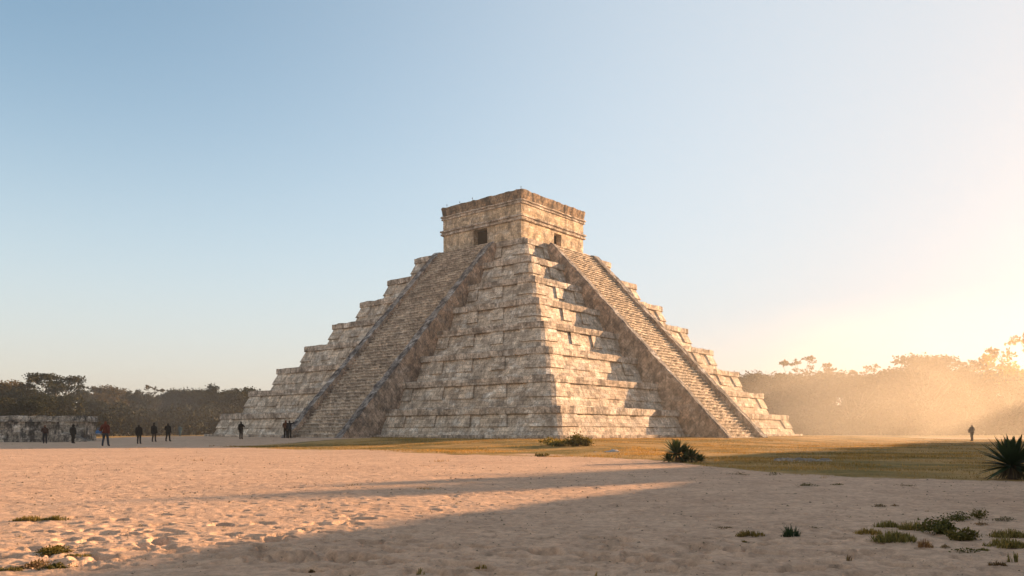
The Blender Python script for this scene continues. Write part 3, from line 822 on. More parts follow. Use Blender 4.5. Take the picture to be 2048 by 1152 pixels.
def body_mesh(arm_l, arm_r, stride, stance):
    """one continuous skinned body facing +Y, 1.72 m tall; arms: (elbow, wrist) offsets"""
    v, e, r = [], [], []
    def add(p, rad, parent=None):
        v.append(p); r.append(rad if isinstance(rad, tuple) else (rad, rad))
        if parent is not None: e.append((parent, len(v)-1))
        return len(v)-1
    pel = add((0, 0, 0.96), (0.145, 0.105))
    wst = add((0, 0, 1.10), (0.130, 0.095), pel)
    che = add((0, 0.0, 1.29), (0.150, 0.105), wst)
    ncb = add((0, -0.01, 1.43), (0.085, 0.075), che)
    nck = add((0, 0.0, 1.49), 0.062, ncb)
    hd = add((0, 0.02, 1.585), (0.108, 0.128), nck)
    add((0, 0.01, 1.685), (0.100, 0.122), hd)
    add((0, 0.150, 1.60), 0.018, hd)
    bones = {'head': [((0, 0, 1.56), (0, 0.01, 1.68))], 'neck': [((0, 0, 1.45), (0, 0, 1.52))], 'torso': [((0, 0, 0.98), (0, 0, 1.38)), ((-0.12, 0, 1.36), (0.12, 0, 1.36)), ((-0.1, 0, 0.95), (0.1, 0, 0.95))], 'arm': [], 'hand': [], 'leg': [], 'foot': []}
    for sg, arm in ((-1, arm_l), (1, arm_r)):
        sh = add((sg*0.185, -0.01, 1.375), 0.062, che)
        el = Vector((sg*0.185, -0.01, 1.375))+Vector((sg*arm[0][0], arm[0][1], arm[0][2]))
        wr = el+Vector((sg*arm[1][0], arm[1][1], arm[1][2]))
        ie = add(tuple(el), 0.045, sh); iw = add(tuple(wr), 0.030, ie)
        d = (wr-el).normalized(); pl = wr+d*0.085
        ip = add(tuple(pl), (0.036, 0.022), iw)
        side = d.cross(Vector((sg, 0, 0.0001))).normalized() if abs(d.x) < 0.9 else Vector((0, 1, 0))
        curl = d.cross(side).normalized()
        for q, (off, ln) in enumerate(((-0.030, 0.062), (-0.010, 0.078), (0.010, 0.074), (0.030, 0.056))):
            a = add(tuple(pl+side*off+d*0.03), 0.0095, ip)
            b = add(tuple(pl+side*off*1.1+d*(0.03+ln*0.55)+curl*0.006), 0.0085, a)
            add(tuple(pl+side*off*1.1+d*(0.03+ln*0.95)+curl*0.022), 0.0075, b)
        a = add(tuple(wr+d*0.035+side*0.042), 0.0105, ip); add(tuple(wr+d*0.085+side*0.058+curl*0.012), 0.009, a)
        bones['arm'] += [((sg*0.185, -0.01, 1.375), tuple(el)), (tuple(el), tuple(wr))]; bones['hand'].append((tuple(pl-d*0.03), tuple(pl+d*0.1)))
    for sg in (-1, 1):
        st = stride*sg
        hp = add((sg*0.092, 0, 0.88), (0.095, 0.095), pel)
        kn = (sg*(0.095+stance*0.4), st*0.32+0.03, 0.49); an = (sg*(0.10+stance), st*0.75-0.02, 0.085)
        ik = add(kn, 0.062, hp); ic = add((0.6*kn[0]+0.4*an[0], 0.6*kn[1]+0.4*an[1]-0.02, 0.36), 0.058, ik); ia = add(an, 0.042, ic)
        ih = add((an[0], an[1]-0.035, 0.04), 0.036, ia); add((an[0]+sg*0.02, an[1]+0.17, 0.03), 0.030, ia)
        bones['leg'] += [((sg*0.092, 0, 0.86), kn), (kn, an)]; bones['foot'].append(((an[0], an[1]-0.04, 0.03), (an[0], an[1]+0.17, 0.03)))
    me = bpy.data.meshes.new('skeleton'); me.from_pydata(v, e, [])
    o = bpy.data.objects.new('skeleton', me); COL.objects.link(o)
    md = o.modifiers.new('skin', 'SKIN'); md.use_smooth_shade = True
    for i, sv in enumerate(me.skin_vertices[0].data):
        sv.radius = r[i]; sv.use_root = (i == 0)
    o.modifiers.new('sub', 'SUBSURF').levels = 1
    dg = bpy.context.evaluated_depsgraph_get()
    bm_ = bpy.data.meshes.new_from_object(o.evaluated_get(dg))
    bpy.data.objects.remove(o); bpy.data.meshes.remove(me)
    return bm_, bones

def seg_dist(p, a, b):
    a, b = Vector(a), Vector(b); ab = b-a
    t_ = max(0, min(1, (p-a).dot(ab)/max(1e-9, ab.length_squared)))
    return (p-(a+ab*t_)).length

def region_copy(me, labels, want, off, name, mat, cond=None, noise_amp=0.0):
    ids = [i for i, p in enumerate(me.polygons) if labels[i] in want and (cond is None or cond(p.center))]
    vm = {}; V = []; Fc = []
    for i in ids:
        f = []
        for vi in me.polygons[i].vertices:
            if vi not in vm:
                vm[vi] = len(V); vv = me.vertices[vi]
                V.append(tuple(vv.co+vv.normal*(off+noise_amp*mnoise.noise(vv.co*9))))
            f.append(vm[vi])
        Fc.append(f)
    m2 = bpy.data.meshes.new(name); m2.from_pydata(V, [], Fc); m2.materials.append(mat)
    for p in m2.polygons: p.use_smooth = True
    m2.update(); return m2

ARM_DOWN = ((0.035, 0.0, -0.29), (0.015, 0.05, -0.25))
ARM_SWING_F = ((0.04, 0.10, -0.27), (0.0, 0.14, -0.21))
ARM_SWING_B = ((0.05, -0.10, -0.27), (0.02, -0.02, -0.25))
ARM_BENT = ((0.09, 0.03, -0.27), (-0.05, 0.22, 0.03))
ARM_PHONE = ((0.10, 0.10, -0.24), (-0.10, 0.17, 0.12))
ARM_HEAD = ((0.20, 0.05, 0.02), (-0.09, 0.03, 0.22))
ARM_OUT = ((0.11, 0.02, -0.26), (0.10, 0.12, -0.18))

def person(px, feet, Y, ht, label, jacket, trousers, hair=M_HAIR, al=ARM_DOWN, ar=ARM_DOWN, stride=0.0, stance=0.02, rz=0.0, hem=0.80, hat=False, bulk=0.03, hood=False):
    x = (px-1024)/F*Y; z = gz(x, Y)
    s = ht/1.72
    body, bones = body_mesh(al, ar, stride, stance)
    labels = []
    for p in body.polygons:
        best = min((min(seg_dist(p.center, a, b) for a, b in bl)*{'torso': 0.72, 'head': 0.8, 'leg': 0.95}.get(k, 1.0), k) for k, bl in bones.items())
        labels.append(best[1])
    body.materials.clear(); body.materials.append(M_SKIN)
    t = link_mesh('person', body); tag(t, label, 'person', None)
    t.location = (x, Y, z+0.0); t.rotation_euler = (0, 0, rz); t.scale = (s, s, s)
    link_mesh('trousers', region_copy(body, labels, {'leg', 'torso'}, 0.018, 'trousers', CL[trousers], lambda c: c.z < 1.05 and c.z > 0.07, 0.012), t)
    for sg in (-1, 1):
        link_mesh('shoe', region_copy(body, labels, {'foot', 'leg'}, 0.012, 'shoe', CL['shoe_leather'], lambda c: c.z < 0.11 and c.x*sg > 0), t)
    jm = region_copy(body, labels, {'torso', 'arm', 'neck'} if not hood else {'torso', 'arm', 'neck'}, bulk, 'jacket', CL[jacket], lambda c: c.z > hem-0.02 and c.z < 1.49, 0.02)
    # skirt of the jacket down to its hem
    nv = len(jm.vertices)
    V = [tuple(q.co) for q in jm.vertices]; Fc = [tuple(p.vertices) for p in jm.polygons]
    k = 18
    for q, (zz, rx, ry) in enumerate(((1.30, 0.175, 0.125), (1.12, 0.170, 0.130), (0.97, 0.195, 0.150), (hem+0.05, 0.215, 0.165), (hem, 0.218, 0.168), (hem+0.01, 0.20, 0.15))):
        for a in range(k):
            th = 2*math.pi*a/k; w = 1+0.05*math.sin(3*th+q)+0.03*math.sin(7*th)
            V.append((rx*w*math.cos(th)*(1+bulk), ry*w*math.sin(th)*(1+bulk), zz))
        if q:
            for a in range(k):
                b0 = nv+(q-1)*k; b1 = nv+q*k
                Fc.append((b0+a, b1+a, b1+(a+1) % k, b0+(a+1) % k))
    j2 = bpy.data.meshes.new('jacket'); j2.from_pydata(V, [], Fc); j2.materials.append(CL[jacket])
    for p in j2.polygons: p.use_smooth = True
    link_mesh('jacket', j2, t)
    if hood:
        link_mesh('hood', region_copy(body, labels, {'head', 'neck'}, 0.035, 'hood', CL[jacket], lambda c: c.z > 1.64 or c.y < 0.05), t)
    else:
        link_mesh('hair', region_copy(body, labels, {'head'}, 0.016, 'hair', hair, lambda c: c.z > 1.675 or (c.y < 0.03 and c.z > 1.54)), t)
    if hat:
        hb = MB(); k = 20
        prof = [(0.09, 1.635), (0.165, 1.63), (0.168, 1.645), (0.105, 1.66), (0.098, 1.755), (0.06, 1.78), (0.001, 1.783)]
        for q in range(len(prof)-1):
            for a in range(k):
                t0, t1 = 2*math.pi*a/k, 2*math.pi*(a+1)/k
                (r0, z0), (r1, z1) = prof[q], prof[q+1]
                hb.poly([(r0*math.cos(t0), 0.01+r0*math.sin(t0), z0), (r0*math.cos(t1), 0.01+r0*math.sin(t1), z0), (r1*math.cos(t1), 0.01+r1*math.sin(t1), z1), (r1*math.cos(t0), 0.01+r1*math.sin(t0), z1)])
        hb.build('hat', [M_HATM], t)
    return t

P_G = None
person(90, 887, 66, 1.55, 'person in a maroon top and navy trousers in front of the ruined platform, farthest left', 'maroon_cloth', 'navy_cloth', M_HAIR2, ARM_BENT, ARM_DOWN, 0.0, 0.0, 0.5, 0.95)
person(146, 886, 66, 1.60, 'person in a black hooded coat standing before the right half of the ruined platform', 'black_cloth', 'black_cloth', M_HAIR, ARM_OUT, ARM_DOWN, 0.0, -0.03, -0.3, 0.72, bulk=0.045, hood=True)
RED = person(211, 893, 53, 1.70, 'person in a dark red jacket and blue jeans, the largest figure, walking towards the forest', 'dark_red_cloth', 'denim', M_HAIR2, ARM_OUT, ARM_SWING_B, 0.12, 0.06, 0.15, 0.88, bulk=0.04)
person(278, 888, 63, 1.56, 'person in a black coat standing right of the figure in the dark red jacket', 'black_cloth', 'charcoal_cloth', M_HAIR, ARM_DOWN, ARM_DOWN, 0.05, 0.0, 0.1, 0.74, bulk=0.045)
person(308, 885, 68, 1.58, 'person in a black coat and brimmed hat, middle of three dark figures', 'black_cloth', 'brown_cloth', M_HAIR, ARM_DOWN, ARM_DOWN, 0.0, 0.05, 0.0, 0.74, hat=True, bulk=0.045)
person(336, 885, 68, 1.58, 'person in a black coat with one arm bent, right one of three dark figures', 'black_cloth', 'black_cloth', M_HAIR, ARM_BENT, ARM_DOWN, 0.06, 0.07, -0.1, 0.76, bulk=0.045)
person(360, 874, 116, 1.55, 'person in teal clothes far off against the hazy left trees', 'teal_cloth', 'teal_cloth', M_HAIR, ARM_DOWN, ARM_DOWN, 0.0, -0.03, 0.2, 0.5, bulk=0.03)
person(482, 880, 68, 1.55, 'slim person in black standing before the left corner of the pyramid', 'black_cloth', 'black_cloth', M_HAIR, ARM_DOWN, ARM_PHONE, 0.0, -0.01, 0.0, 0.9, bulk=0.02)
person(571.5, 875, 67.6, 1.55, 'person in a rust jacket with hair glowing red at the foot of the left stairway', 'rust_cloth', 'black_cloth', M_HAIR2, ARM_BENT, ARM_DOWN, 0.0, 0.02, 0.0, 0.95)
person(579, 877, 66.6, 1.53, 'person in dark clothes with a hand raised to the head at the left stairway', 'navy_cloth', 'black_cloth', M_HAIR, ARM_DOWN, ARM_HEAD, 0.0, 0.0, 0.0, 0.85)
BAGP = person(1944, 878, 80, 1.66, 'person in grey clothes carrying a bag alone in the mist at the right', 'charcoal_cloth', 'charcoal_cloth', M_HAIR, ARM_BENT, ARM_BENT, 0.0, -0.035, 0.3, 0.85, bulk=0.045)

def bag(name, label, loc, sx, sy, sz, mats, rz=0.0, strap=True):
    t = thing(name, label, 'bag', loc, rz)
    b = MB(); k = 14
    rings = []
    for q in range(7):
        f0 = q/6; w = (0.80+0.28*math.sin(math.pi*f0))*(1 if q not in (0, 6) else 0.82)
        rings.append([(sx*w*math.copysign(abs(math.cos(2*math.pi*a/k))**0.6, math.cos(2*math.pi*a/k)), sy*w*math.copysign(abs(math.sin(2*math.pi*a/k))**0.6, math.sin(2*math.pi*a/k)), sz*f0) for a in range(k)])
    for q in range(6):
        for a in range(k):
            b.poly([rings[q][a], rings[q][(a+1) % k], rings[q+1][(a+1) % k], rings[q+1][a]], m=1 if (q == 0 and len(mats) > 1) else 0)
    b.poly(list(reversed(rings[0])), m=0); b.poly(rings[6], m=0)
    b.build('bag_body', mats, t)
    if strap:
        s_ = MB(); s_.tube([(-sx*0.7, 0, sz*0.95), (-sx*0.5, 0, sz*1.35), (0, 0, sz*1.5), (sx*0.5, 0, sz*1.35), (sx*0.7, 0, sz*0.95)], [0.014]*5, 6)
        s_.build('strap', [mats[0]], t)
    return t
M_WHITE = plain_mat('white_cloth', (0.55, 0.55, 0.58), 0.9)
xr, yr = RED.location.x, RED.location.y
bag('cloth_bag', 'blue and white cloth bag held out beside the person in the dark red jacket', (xr-0.46, yr+0.05, RED.location.z+0.78), 0.20, 0.10, 0.28, [plain_mat('blue_cloth', (0.05, 0.13, 0.28), 0.9), M_WHITE])
bag('shoulder_bag', 'dark bag slung on the lone person in the mist', (BAGP.location.x-0.24, BAGP.location.y-0.04, BAGP.location.z+0.82), 0.15, 0.11, 0.34, [CL['charcoal_cloth']])

# ---------------------------------------------------------------- plants
def blade(V, Fq, base, dirv, length, width, bend, segs=4, fold=0.25, taper=1.0):
    """a keeled, tapering leaf; appends quads"""
    d = Vector(dirv).normalized(); side = d.cross(Vector((0, 0, 1)))
    side = side.normalized() if side.length > 1e-3 else Vector((1, 0, 0))
    up = side.cross(d).normalized()
    b = len(V); p = Vector(base)
    for i in range(segs+1):
        f0 = i/segs
        w = width*(0.55+1.6*f0*(1-f0))*(1-f0**2.2)*taper + 0.0015
        V += [tuple(p-side*w), tuple(p-up*w*fold), tuple(p+side*w)]
        d = (d+Vector((0, 0, -1))*bend/segs).normalized(); up = side.cross(d).normalized()
        p = p+d*length/segs
    for i in range(segs):
        for c in (0, 1):
            a = b+i*3+c; Fq.append((a, a+1, a+4, a+3))

def rosette(n, L, W, seed, zc=0.25, el=(-0.15, 1.45), bend=0.35, stiff=1.0):
    rnd = random.Random(seed); V, Fq = [], []
    for i in range(n):
        a = i*2.39996+rnd.uniform(-0.2, 0.2); f0 = (i+0.5)/n
        e_ = el[0]+(el[1]-el[0])*f0**0.85+rnd.uniform(-0.12, 0.12)
        l = L*(0.72+0.34*math.sin(math.pi*min(1, f0*0.75+0.25)))*rnd.uniform(0.85, 1.1)
        d = Vector((math.cos(a)*math.cos(e_), math.sin(a)*math.cos(e_), math.sin(e_)))
        blade(V, Fq, (d.x*0.05, d.y*0.05, zc+0.12*f0*L), d, l, W*rnd.uniform(0.8, 1.15), bend*(1.1-f0)*rnd.uniform(0.4, 1.3))
    return mesh_np('rosette', V, Fq, [M_AGAVE])
def skirt(n, L, seed, zc=0.3):
    rnd = random.Random(seed); V, Fq = [], []
    for i in range(n):
        a = rnd.uniform(0, 6.283); d = Vector((math.cos(a)*0.55, math.sin(a)*0.55, rnd.uniform(-0.5, 0.15)))
        blade(V, Fq, (math.cos(a)*0.06, math.sin(a)*0.06, zc*rnd.uniform(0.5, 1)), d, L*rnd.uniform(0.6, 1.1), 0.016*rnd.uniform(0.6, 1.3), 1.4)
    V = [(x, y, max(z, 0.005)) for x, y, z in V]
    return mesh_np('dead_leaf_skirt', V, Fq, [M_DEAD])
def stem_mesh(h, r, px=0, py=0):
    b = MB(); b.tube([(px, py, -0.05), (px, py, h*0.5), (px, py, h)], [r*1.2, r, r*0.8], 8); return b.mesh('stem', [M_BARK], True)

def gpos(px, py):
    """where the sight line through a photo point first meets the ground"""
    k = (py-HOR)/F; Y = 3.0
    while Y < 200:
        if CAM_H-k*Y <= gz((px-1024)/F*Y, Y): break
        Y += 0.05
    X = (px-1024)/F*Y
    return X, Y, gz(X, Y)

x, y, z = gpos(2024, 959)
AG = thing('sword_plant', 'large dark sword-leaved plant with a dry leaf skirt at the right edge of the turf', 'plant', (x, y, z-0.01))
link_mesh('rosette', rosette(95, 0.66, 0.066, 3, 0.26, (-0.4, 1.45), 0.22), AG)
link_mesh('dead_leaf_skirt', skirt(90, 0.42, 4, 0.32), AG); link_mesh('stem', stem_mesh(0.36, 0.07), AG)
x, y, z = gpos(1362, 925)
YU = thing('yucca_clump', 'clump of spiky yucca heads where the sand meets the sunlit turf', 'plant', (x, y, z-0.01))
for (ox, oy, sc_, hz, sd) in ((-0.14, 0, 1.15, 0.27, 5), (0.34, 0.05, 0.72, 0.16, 6), (-0.40, -0.08, 0.62, 0.08, 7), (0.56, 0.0, 0.6, 0.05, 8), (0.1, -0.15, 0.6, 0.1, 9), (0.18, 0.15, 0.7, 0.28, 10)):
    h = link_mesh('rosette', rosette(56, 0.46*sc_, 0.050*sc_, sd, 0.0, (-0.35, 1.4), 0.3), YU); h.location = (ox, oy, hz); 
    if hz > 0.12: link_mesh('stem', stem_mesh(hz+0.02, 0.03, ox, oy), YU)
link_mesh('dead_leaf_skirt', skirt(60, 0.34, 12, 0.22), YU)

def shrub_mesh(seed, w, h, n, card, mat, stalks=6):
    rng = np.random.default_rng(seed)
    k = 12; cc = np.stack([rng.uniform(-1, 1, k)*w*0.42, rng.uniform(-1, 1, k)*w*0.30, rng.uniform(0.3, 0.82, k)*h], 1)
    cc[:, 2] *= 1-0.45*(np.abs(cc[:, 0])/(w*0.5))
    pick = rng.integers(0, k, n)
    P = cc[pick]+rng.normal(size=(n, 3))*np.array([w*0.11, w*0.10, h*0.15])
    P[:, 2] = np.abs(P[:, 2])
    st = rng.uniform(size=n) < 0.3; P[st] *= rng.uniform(0.1, 1, (n, 1))[st]
    return mesh_np('shrub', *quads_from(P, card, rng, 0.55), [mat])
def plant_at(name, label, px, py, me, rz=0.0, s=1.0, group=None, cat='plant'):
    x, y, z = gpos(px, py)
    o = link_mesh(name, me); o.location = (x, y, z-0.005); o.rotation_euler = (0, 0, rz); o.scale = (s, s, s) if not isinstance(s, tuple) else s
    return tag(o, label, cat, group)
plant_at('low_shrub', 'rounded dark green shrub, tallest of the row before the pyramid corner', 1153, 892, shrub_mesh(1, 1.2, 0.62, 900, 0.07, M_SHRUB))
plant_at('low_shrub', 'small yellowish shrub at the right end of the row before the pyramid corner', 1174, 892, shrub_mesh(2, 0.7, 0.5, 420, 0.06, M_SHRUB))
plant_at('low_shrub', 'low spreading shrub in the middle of the row before the pyramid corner', 1128, 892, shrub_mesh(3, 1.7, 0.34, 700, 0.06, M_SHRUB))
plant_at('low_shrub', 'dark shrub at the left end of the row before the pyramid corner', 1102, 891, shrub_mesh(4, 1.3, 0.45, 650, 0.06, M_SHRUB))
plant_at('low_shrub', 'little weed clump on the turf edge below the shrub row', 1085, 913, shrub_mesh(5, 0.5, 0.14, 260, 0.04, M_WEED))

def tuft_mesh(seed, w, d, h, n, wid=0.004, mat=None, lean=0.6):
    rnd = random.Random(seed); V, Fq = [], []
    nc = max(3, int(n/14)); cs = [(rnd.uniform(-1, 1), rnd.uniform(-1, 1)) for _ in range(nc)]
    for i in range(n):
        c = rnd.choice(cs); x_ = (c[0]*0.8+rnd.gauss(0, 0.16))*w/2; y_ = (c[1]*0.8+rnd.gauss(0, 0.16))*d/2
        a = rnd.uniform(0, 6.283); t_ = rnd.uniform(0.05, lean)
        fall = max(0.25, 1-0.7*(abs(x_)/(w/2+1e-6))**2)
        blade(V, Fq, (x_, y_, 0), (math.cos(a)*t_, math.sin(a)*t_, 1), h*rnd.uniform(0.45, 1.1)*fall, wid*rnd.uniform(0.7, 1.4), rnd.uniform(0.1, 0.9), 3)
    return mesh_np('grass_tuft', V, Fq, [mat or M_TUFT])
def mat_mesh(seed, w, d, h, n, card, mat):
    rng = np.random.default_rng(seed)
    k = 9; cc = np.stack([rng.uniform(-0.42, 0.42, k)*w, rng.uniform(-0.4, 0.4, k)*d], 1)
    pick = rng.integers(0, k, n); cc[0] = 0
    cc = np.where(rng.uniform(size=(n, 1)) < 0.45, cc[pick]*rng.uniform(0, 1, (n, 1)), cc[pick])
    xy = cc+rng.normal(size=(n, 2))*np.array([w*0.11, d*0.15])
    z_ = h*rng.uniform(0.05, 1, n)*np.exp(-((xy[:, 0]/(w*0.45))**2))*np.array(rng.uniform(0.5, 1.2, k))[pick]
    return mesh_np('weed_mat', *quads_from(np.stack([xy[:, 0], xy[:, 1], z_], 1), card, rng, 0.5), [mat])

def P2M(px, py, w): return w/F*(F*CAM_H/(py-HOR))      # photo pixels -> metres on the plain
def tuft(px, py, w, h, n, label, mat=None, seed=0, kind='tuft', name='grass_tuft', lean=0.6):
    W_, H_ = P2M(px, py, w), P2M(px, py, h)
    if kind == 'tuft': me = tuft_mesh(seed or px, W_, max(W_*0.55, 0.05), H_, n, max(0.0025, H_*0.028), mat, lean)
    elif kind == 'mat': me = mat_mesh(seed or px, W_, W_*0.75, H_, n, max(0.012, H_*0.16), mat or M_WEED)
    else: me = shrub_mesh(seed or px, W_, H_, n, max(0.014, H_*0.10), mat or M_WEED)
    return plant_at(name, label, px, py, me, 0, 1, None, 'weed' if name != 'grass_tuft' else 'grass tuft')
# right foreground
tuft(1788, 1083, 92, 24, 520, 'thick yellow-green grass tuft nearest the camera in the right weed patch', None, 11)
tuft(1740, 1069, 60, 14, 260, 'flat dry tuft just left above the thickest grass tuft', None, 12)
tuft(1775, 1056, 60, 18, 260, 'brownish dry tuft at the upper left of the weed patch', None, 13)
tuft(1828, 1060, 70, 20, 340, 'olive grass tuft joining the leafy weed in the patch', None, 14)
tuft(1880, 1070, 70, 40, 900, 'bushy dark leafy weed in the centre of the weed patch', M_WEED, 15, 'shrub', 'leafy_weed')
tuft(1928, 1081, 48, 26, 1000, 'small dark rounded weed right of the bushy leafy weed', M_WEED, 16, 'shrub', 'leafy_weed')
tuft(1918, 1040, 70, 16, 420, 'creeping green weed at the back of the weed patch', M_WEED, 17, 'mat', 'leafy_weed')
tuft(1958, 1037, 32, 20, 320, 'dark knob of leaves at the end of the creeping weed', M_WEED, 18, 'shrub', 'leafy_weed')
tuft(2010, 1041, 60, 8, 160, 'flat brown dry patch right of the creeping weed', M_DEAD, 19, 'mat', 'dry_weed')
tuft(1962, 1049, 30, 7, 110, 'little flat dry patch below the creeping weed', M_DEAD, 20, 'mat', 'dry_weed')
tuft(2018, 1075, 80, 18, 420, 'yellow grass tuft at the right edge, upper of two', None, 21)
tuft(2015, 1094, 76, 20, 400, 'golden grass tuft at the right edge, lower of two', None, 22)
tuft(1848, 1094, 32, 18, 90, 'wispy reddish dry sprig below the bushy leafy weed', M_SPRIG, 23, 'tuft', 'dry_weed')
tuft(1890, 1095, 20, 5, 60, 'tiny dark sprig between the reddish sprig and the grey weed', M_DEAD, 24, 'mat', 'dry_weed')
tuft(1935, 1104, 46, 9, 110, 'low greyish weed in the lower right sand', M_WEED, 25, 'mat', 'dry_weed')
tuft(1966, 1102, 26, 8, 100, 'small yellow tuft right of the low greyish weed', None, 26)
tuft(1994, 1133, 34, 14, 90, 'reddish dry tuft near the lower right corner', M_SPRIG, 27)
tuft(2026, 1124, 30, 22, 34, 'upright thin stalks near the lower right corner', M_TUFT, 28, 'tuft', 'dry_weed', 0.25)
tuft(1695, 1120, 14, 14, 20, 'lone reddish twig weed standing in the shaded sand', M_SPRIG, 29, 'tuft', 'dry_weed')
tuft(1855, 1025, 12, 6, 16, 'tiny lone sprig behind the weed patch', M_SPRIG, 30, 'tuft', 'dry_weed')
tuft(1500, 1072, 66, 12, 220, 'low dry grass tuft in the middle of the shaded sand', None, 31)
tuft(1583, 1073, 36, 26, 110, 'upright green spiky tuft in the middle of the shaded sand', M_AGAVE, 32, 'tuft', 'grass_tuft', 0.7)
tuft(1486, 1086, 20, 6, 60, 'tiny flat tuft under the low dry grass tuft', None, 33)
tuft(1450, 1058, 46, 4, 90, 'thin brown mat left of the low dry grass tuft', M_DEAD, 34, 'mat', 'dry_weed')
tuft(1630, 1058, 46, 4, 90, 'thin brown mat right of the upright spiky tuft', M_DEAD, 35, 'mat', 'dry_weed')
tuft(1612, 972, 50, 7, 300, 'dark flat weed cushion on the sand below the pale outcrop', M_WEED, 36, 'mat', 'leafy_weed')
tuft(1676, 971, 28, 5, 160, 'smaller dark weed cushion right of the flat one', M_WEED, 37, 'mat', 'leafy_weed')
tuft(1758, 1014, 34, 6, 140, 'small brown cushion in the right mid sand, left of a pair', M_DEAD, 38, 'mat', 'dry_weed')
tuft(1790, 1014, 20, 5, 90, 'small brown cushion in the right mid sand, right of a pair', M_DEAD, 39, 'mat', 'dry_weed')
tuft(1475, 949, 42, 6, 160, 'low weed mat at the sand edge below the yucca clump, left one', M_WEED, 40, 'mat', 'dry_weed')
tuft(1548, 950, 36, 6, 160, 'low weed mat at the sand edge below the pale outcrop', M_WEED, 41, 'mat', 'dry_weed')
tuft(1808, 973, 60, 5, 150, 'thin line of weeds on the sand right of the outcrop', M_DEAD, 42, 'mat', 'dry_weed')
tuft(964, 1139, 30, 10, 44, 'small yellow sprig at the bottom centre of the sand', None, 43, 'tuft', 'grass_tuft')
tuft(842, 1155, 28, 22, 14, 'few long blades cut by the bottom edge, left one', M_TUFT, 44, 'tuft', 'grass_tuft', 0.35)
tuft(1196, 1155, 20, 18, 8, 'few long blades cut by the bottom edge, right one', M_TUFT, 45, 'tuft', 'grass_tuft', 0.5)
# left foreground
tuft(60, 1041, 64, 11, 340, 'sunlit flat dry grass patch on the left sand, left half of a pair', None, 46)
tuft(112, 1040, 52, 10, 260, 'sunlit flat dry grass patch on the left sand, right half of a pair', None, 47)
tuft(105, 1105, 80, 17, 1300, 'dark red-green low weed casting a shadow on the left sand', M_WEED, 48, 'mat', 'leafy_weed')
tuft(70, 1136, 70, 14, 420, 'dark reddish weed mat in the lower left corner', M_SPRIG, 49, 'mat', 'dry_weed')
tuft(112, 1139, 60, 10, 360, 'leafy weed mat beside the reddish mat in the lower left corner', M_WEED, 50, 'mat', 'leafy_weed')
tuft(150, 1112, 60, 6, 160, 'thin dry grass patch below the dark red-green weed', None, 51)
tuft(20, 1140, 60, 9, 240, 'dry grass patch at the lower left edge', None, 52)
tuft(620, 1146, 26, 7, 60, 'tiny brown weed at the bottom edge left of centre', M_SPRIG, 53, 'tuft', 'dry_weed')

# pale rock outcrop in the shaded turf
def outcrop(name, label, px, py, w, d, h, seed):
    x, y, z = gpos(px, py); b = MB(); nx, ny = 44, 16
    P, U = [], []
    for i in range(ny+1):
        row = []
        for j in range(nx+1):
            a, c = 2*j/nx-1, 2*i/ny-1
            e = max(0, 1-(abs(a)**2.4+abs(c)**2.4)); n_ = mnoise.fractal(Vector((a*w*0.9+seed, c*d*0.9, seed)), 1.0, 2.0, 4)
            row.append(Vector((a*w/2*(1+0.1*n_), c*d/2, (h*(min(1, e*2.0)*(0.35+1.5*n_))-0.02))))
        P.append(row); U.append([(p.x, p.y) for p in row])
    b.grid(P, U)
    o = b.build(name, [M_PALE], None, True); o.location = (x, y, z)
    return tag(o, label, 'rock')
M_PALE = stone_mat('pale_limestone', (0.50, 0.39, 0.29), (0.14, 0.11, 0.08), (0.42, 0.34, 0.26), (0.58, 0.55, 0.52), (5, 5), 0.5, 0.3, 0.7, 0.0)
outcrop('rock_outcrop', 'long pale bare limestone patch in the shaded turf at the right', 1600, 922, 2.2, 1.7, 0.09, 2)
outcrop('rock_outcrop', 'low flat stone ledge in the sunlit turf between shrubs and yucca clump', 1216, 904, 1.3, 0.7, 0.09, 6)

# loose pebbles and crumbs on the sand
def pebbles():
    rng = np.random.default_rng(9); n = 2600
    yy = rng.uniform(0, 1, n)**1.6*26+4.6; xx = rng.uniform(-0.72, 0.72, n)*yy
    keep = turf_mask(xx, yy) < 0.4; xx, yy = xx[keep], yy[keep]; n = len(xx)
    s = rng.uniform(0.004, 0.013, n)*np.clip(yy/7, 0.8, 2.0)
    base = np.array([(1, 0, 0), (-0.5, 0.8, 0), (-0.5, -0.8, 0), (0.1, 0.1, 0.7)], float)
    V = (base[None]*s[:, None, None]*rng.uniform(0.6, 1.5, (n, 1, 3)))
    an = rng.uniform(0, 6.28, n); c, s_ = np.cos(an)[:, None], np.sin(an)[:, None]
    V = np.stack([V[..., 0]*c-V[..., 1]*s_, V[..., 0]*s_+V[..., 1]*c, V[..., 2]], -1)
    V += np.stack([xx, yy, ground_h(xx, yy)+0.004], 1)[:, None, :]
    k = np.arange(n)[:, None]*4
    Fq = np.concatenate([k+np.array([[0, 1, 3]]), k+np.array([[1, 2, 3]]), k+np.array([[2, 0, 3]])], 0)
    o = link_mesh('pebbles', mesh_np('pebbles', V.reshape(-1, 3), Fq, [M_DEAD])); tag(o, 'scattered pebbles and dry crumbs on the sand', 'pebbles', kind='stuff')
pebbles()

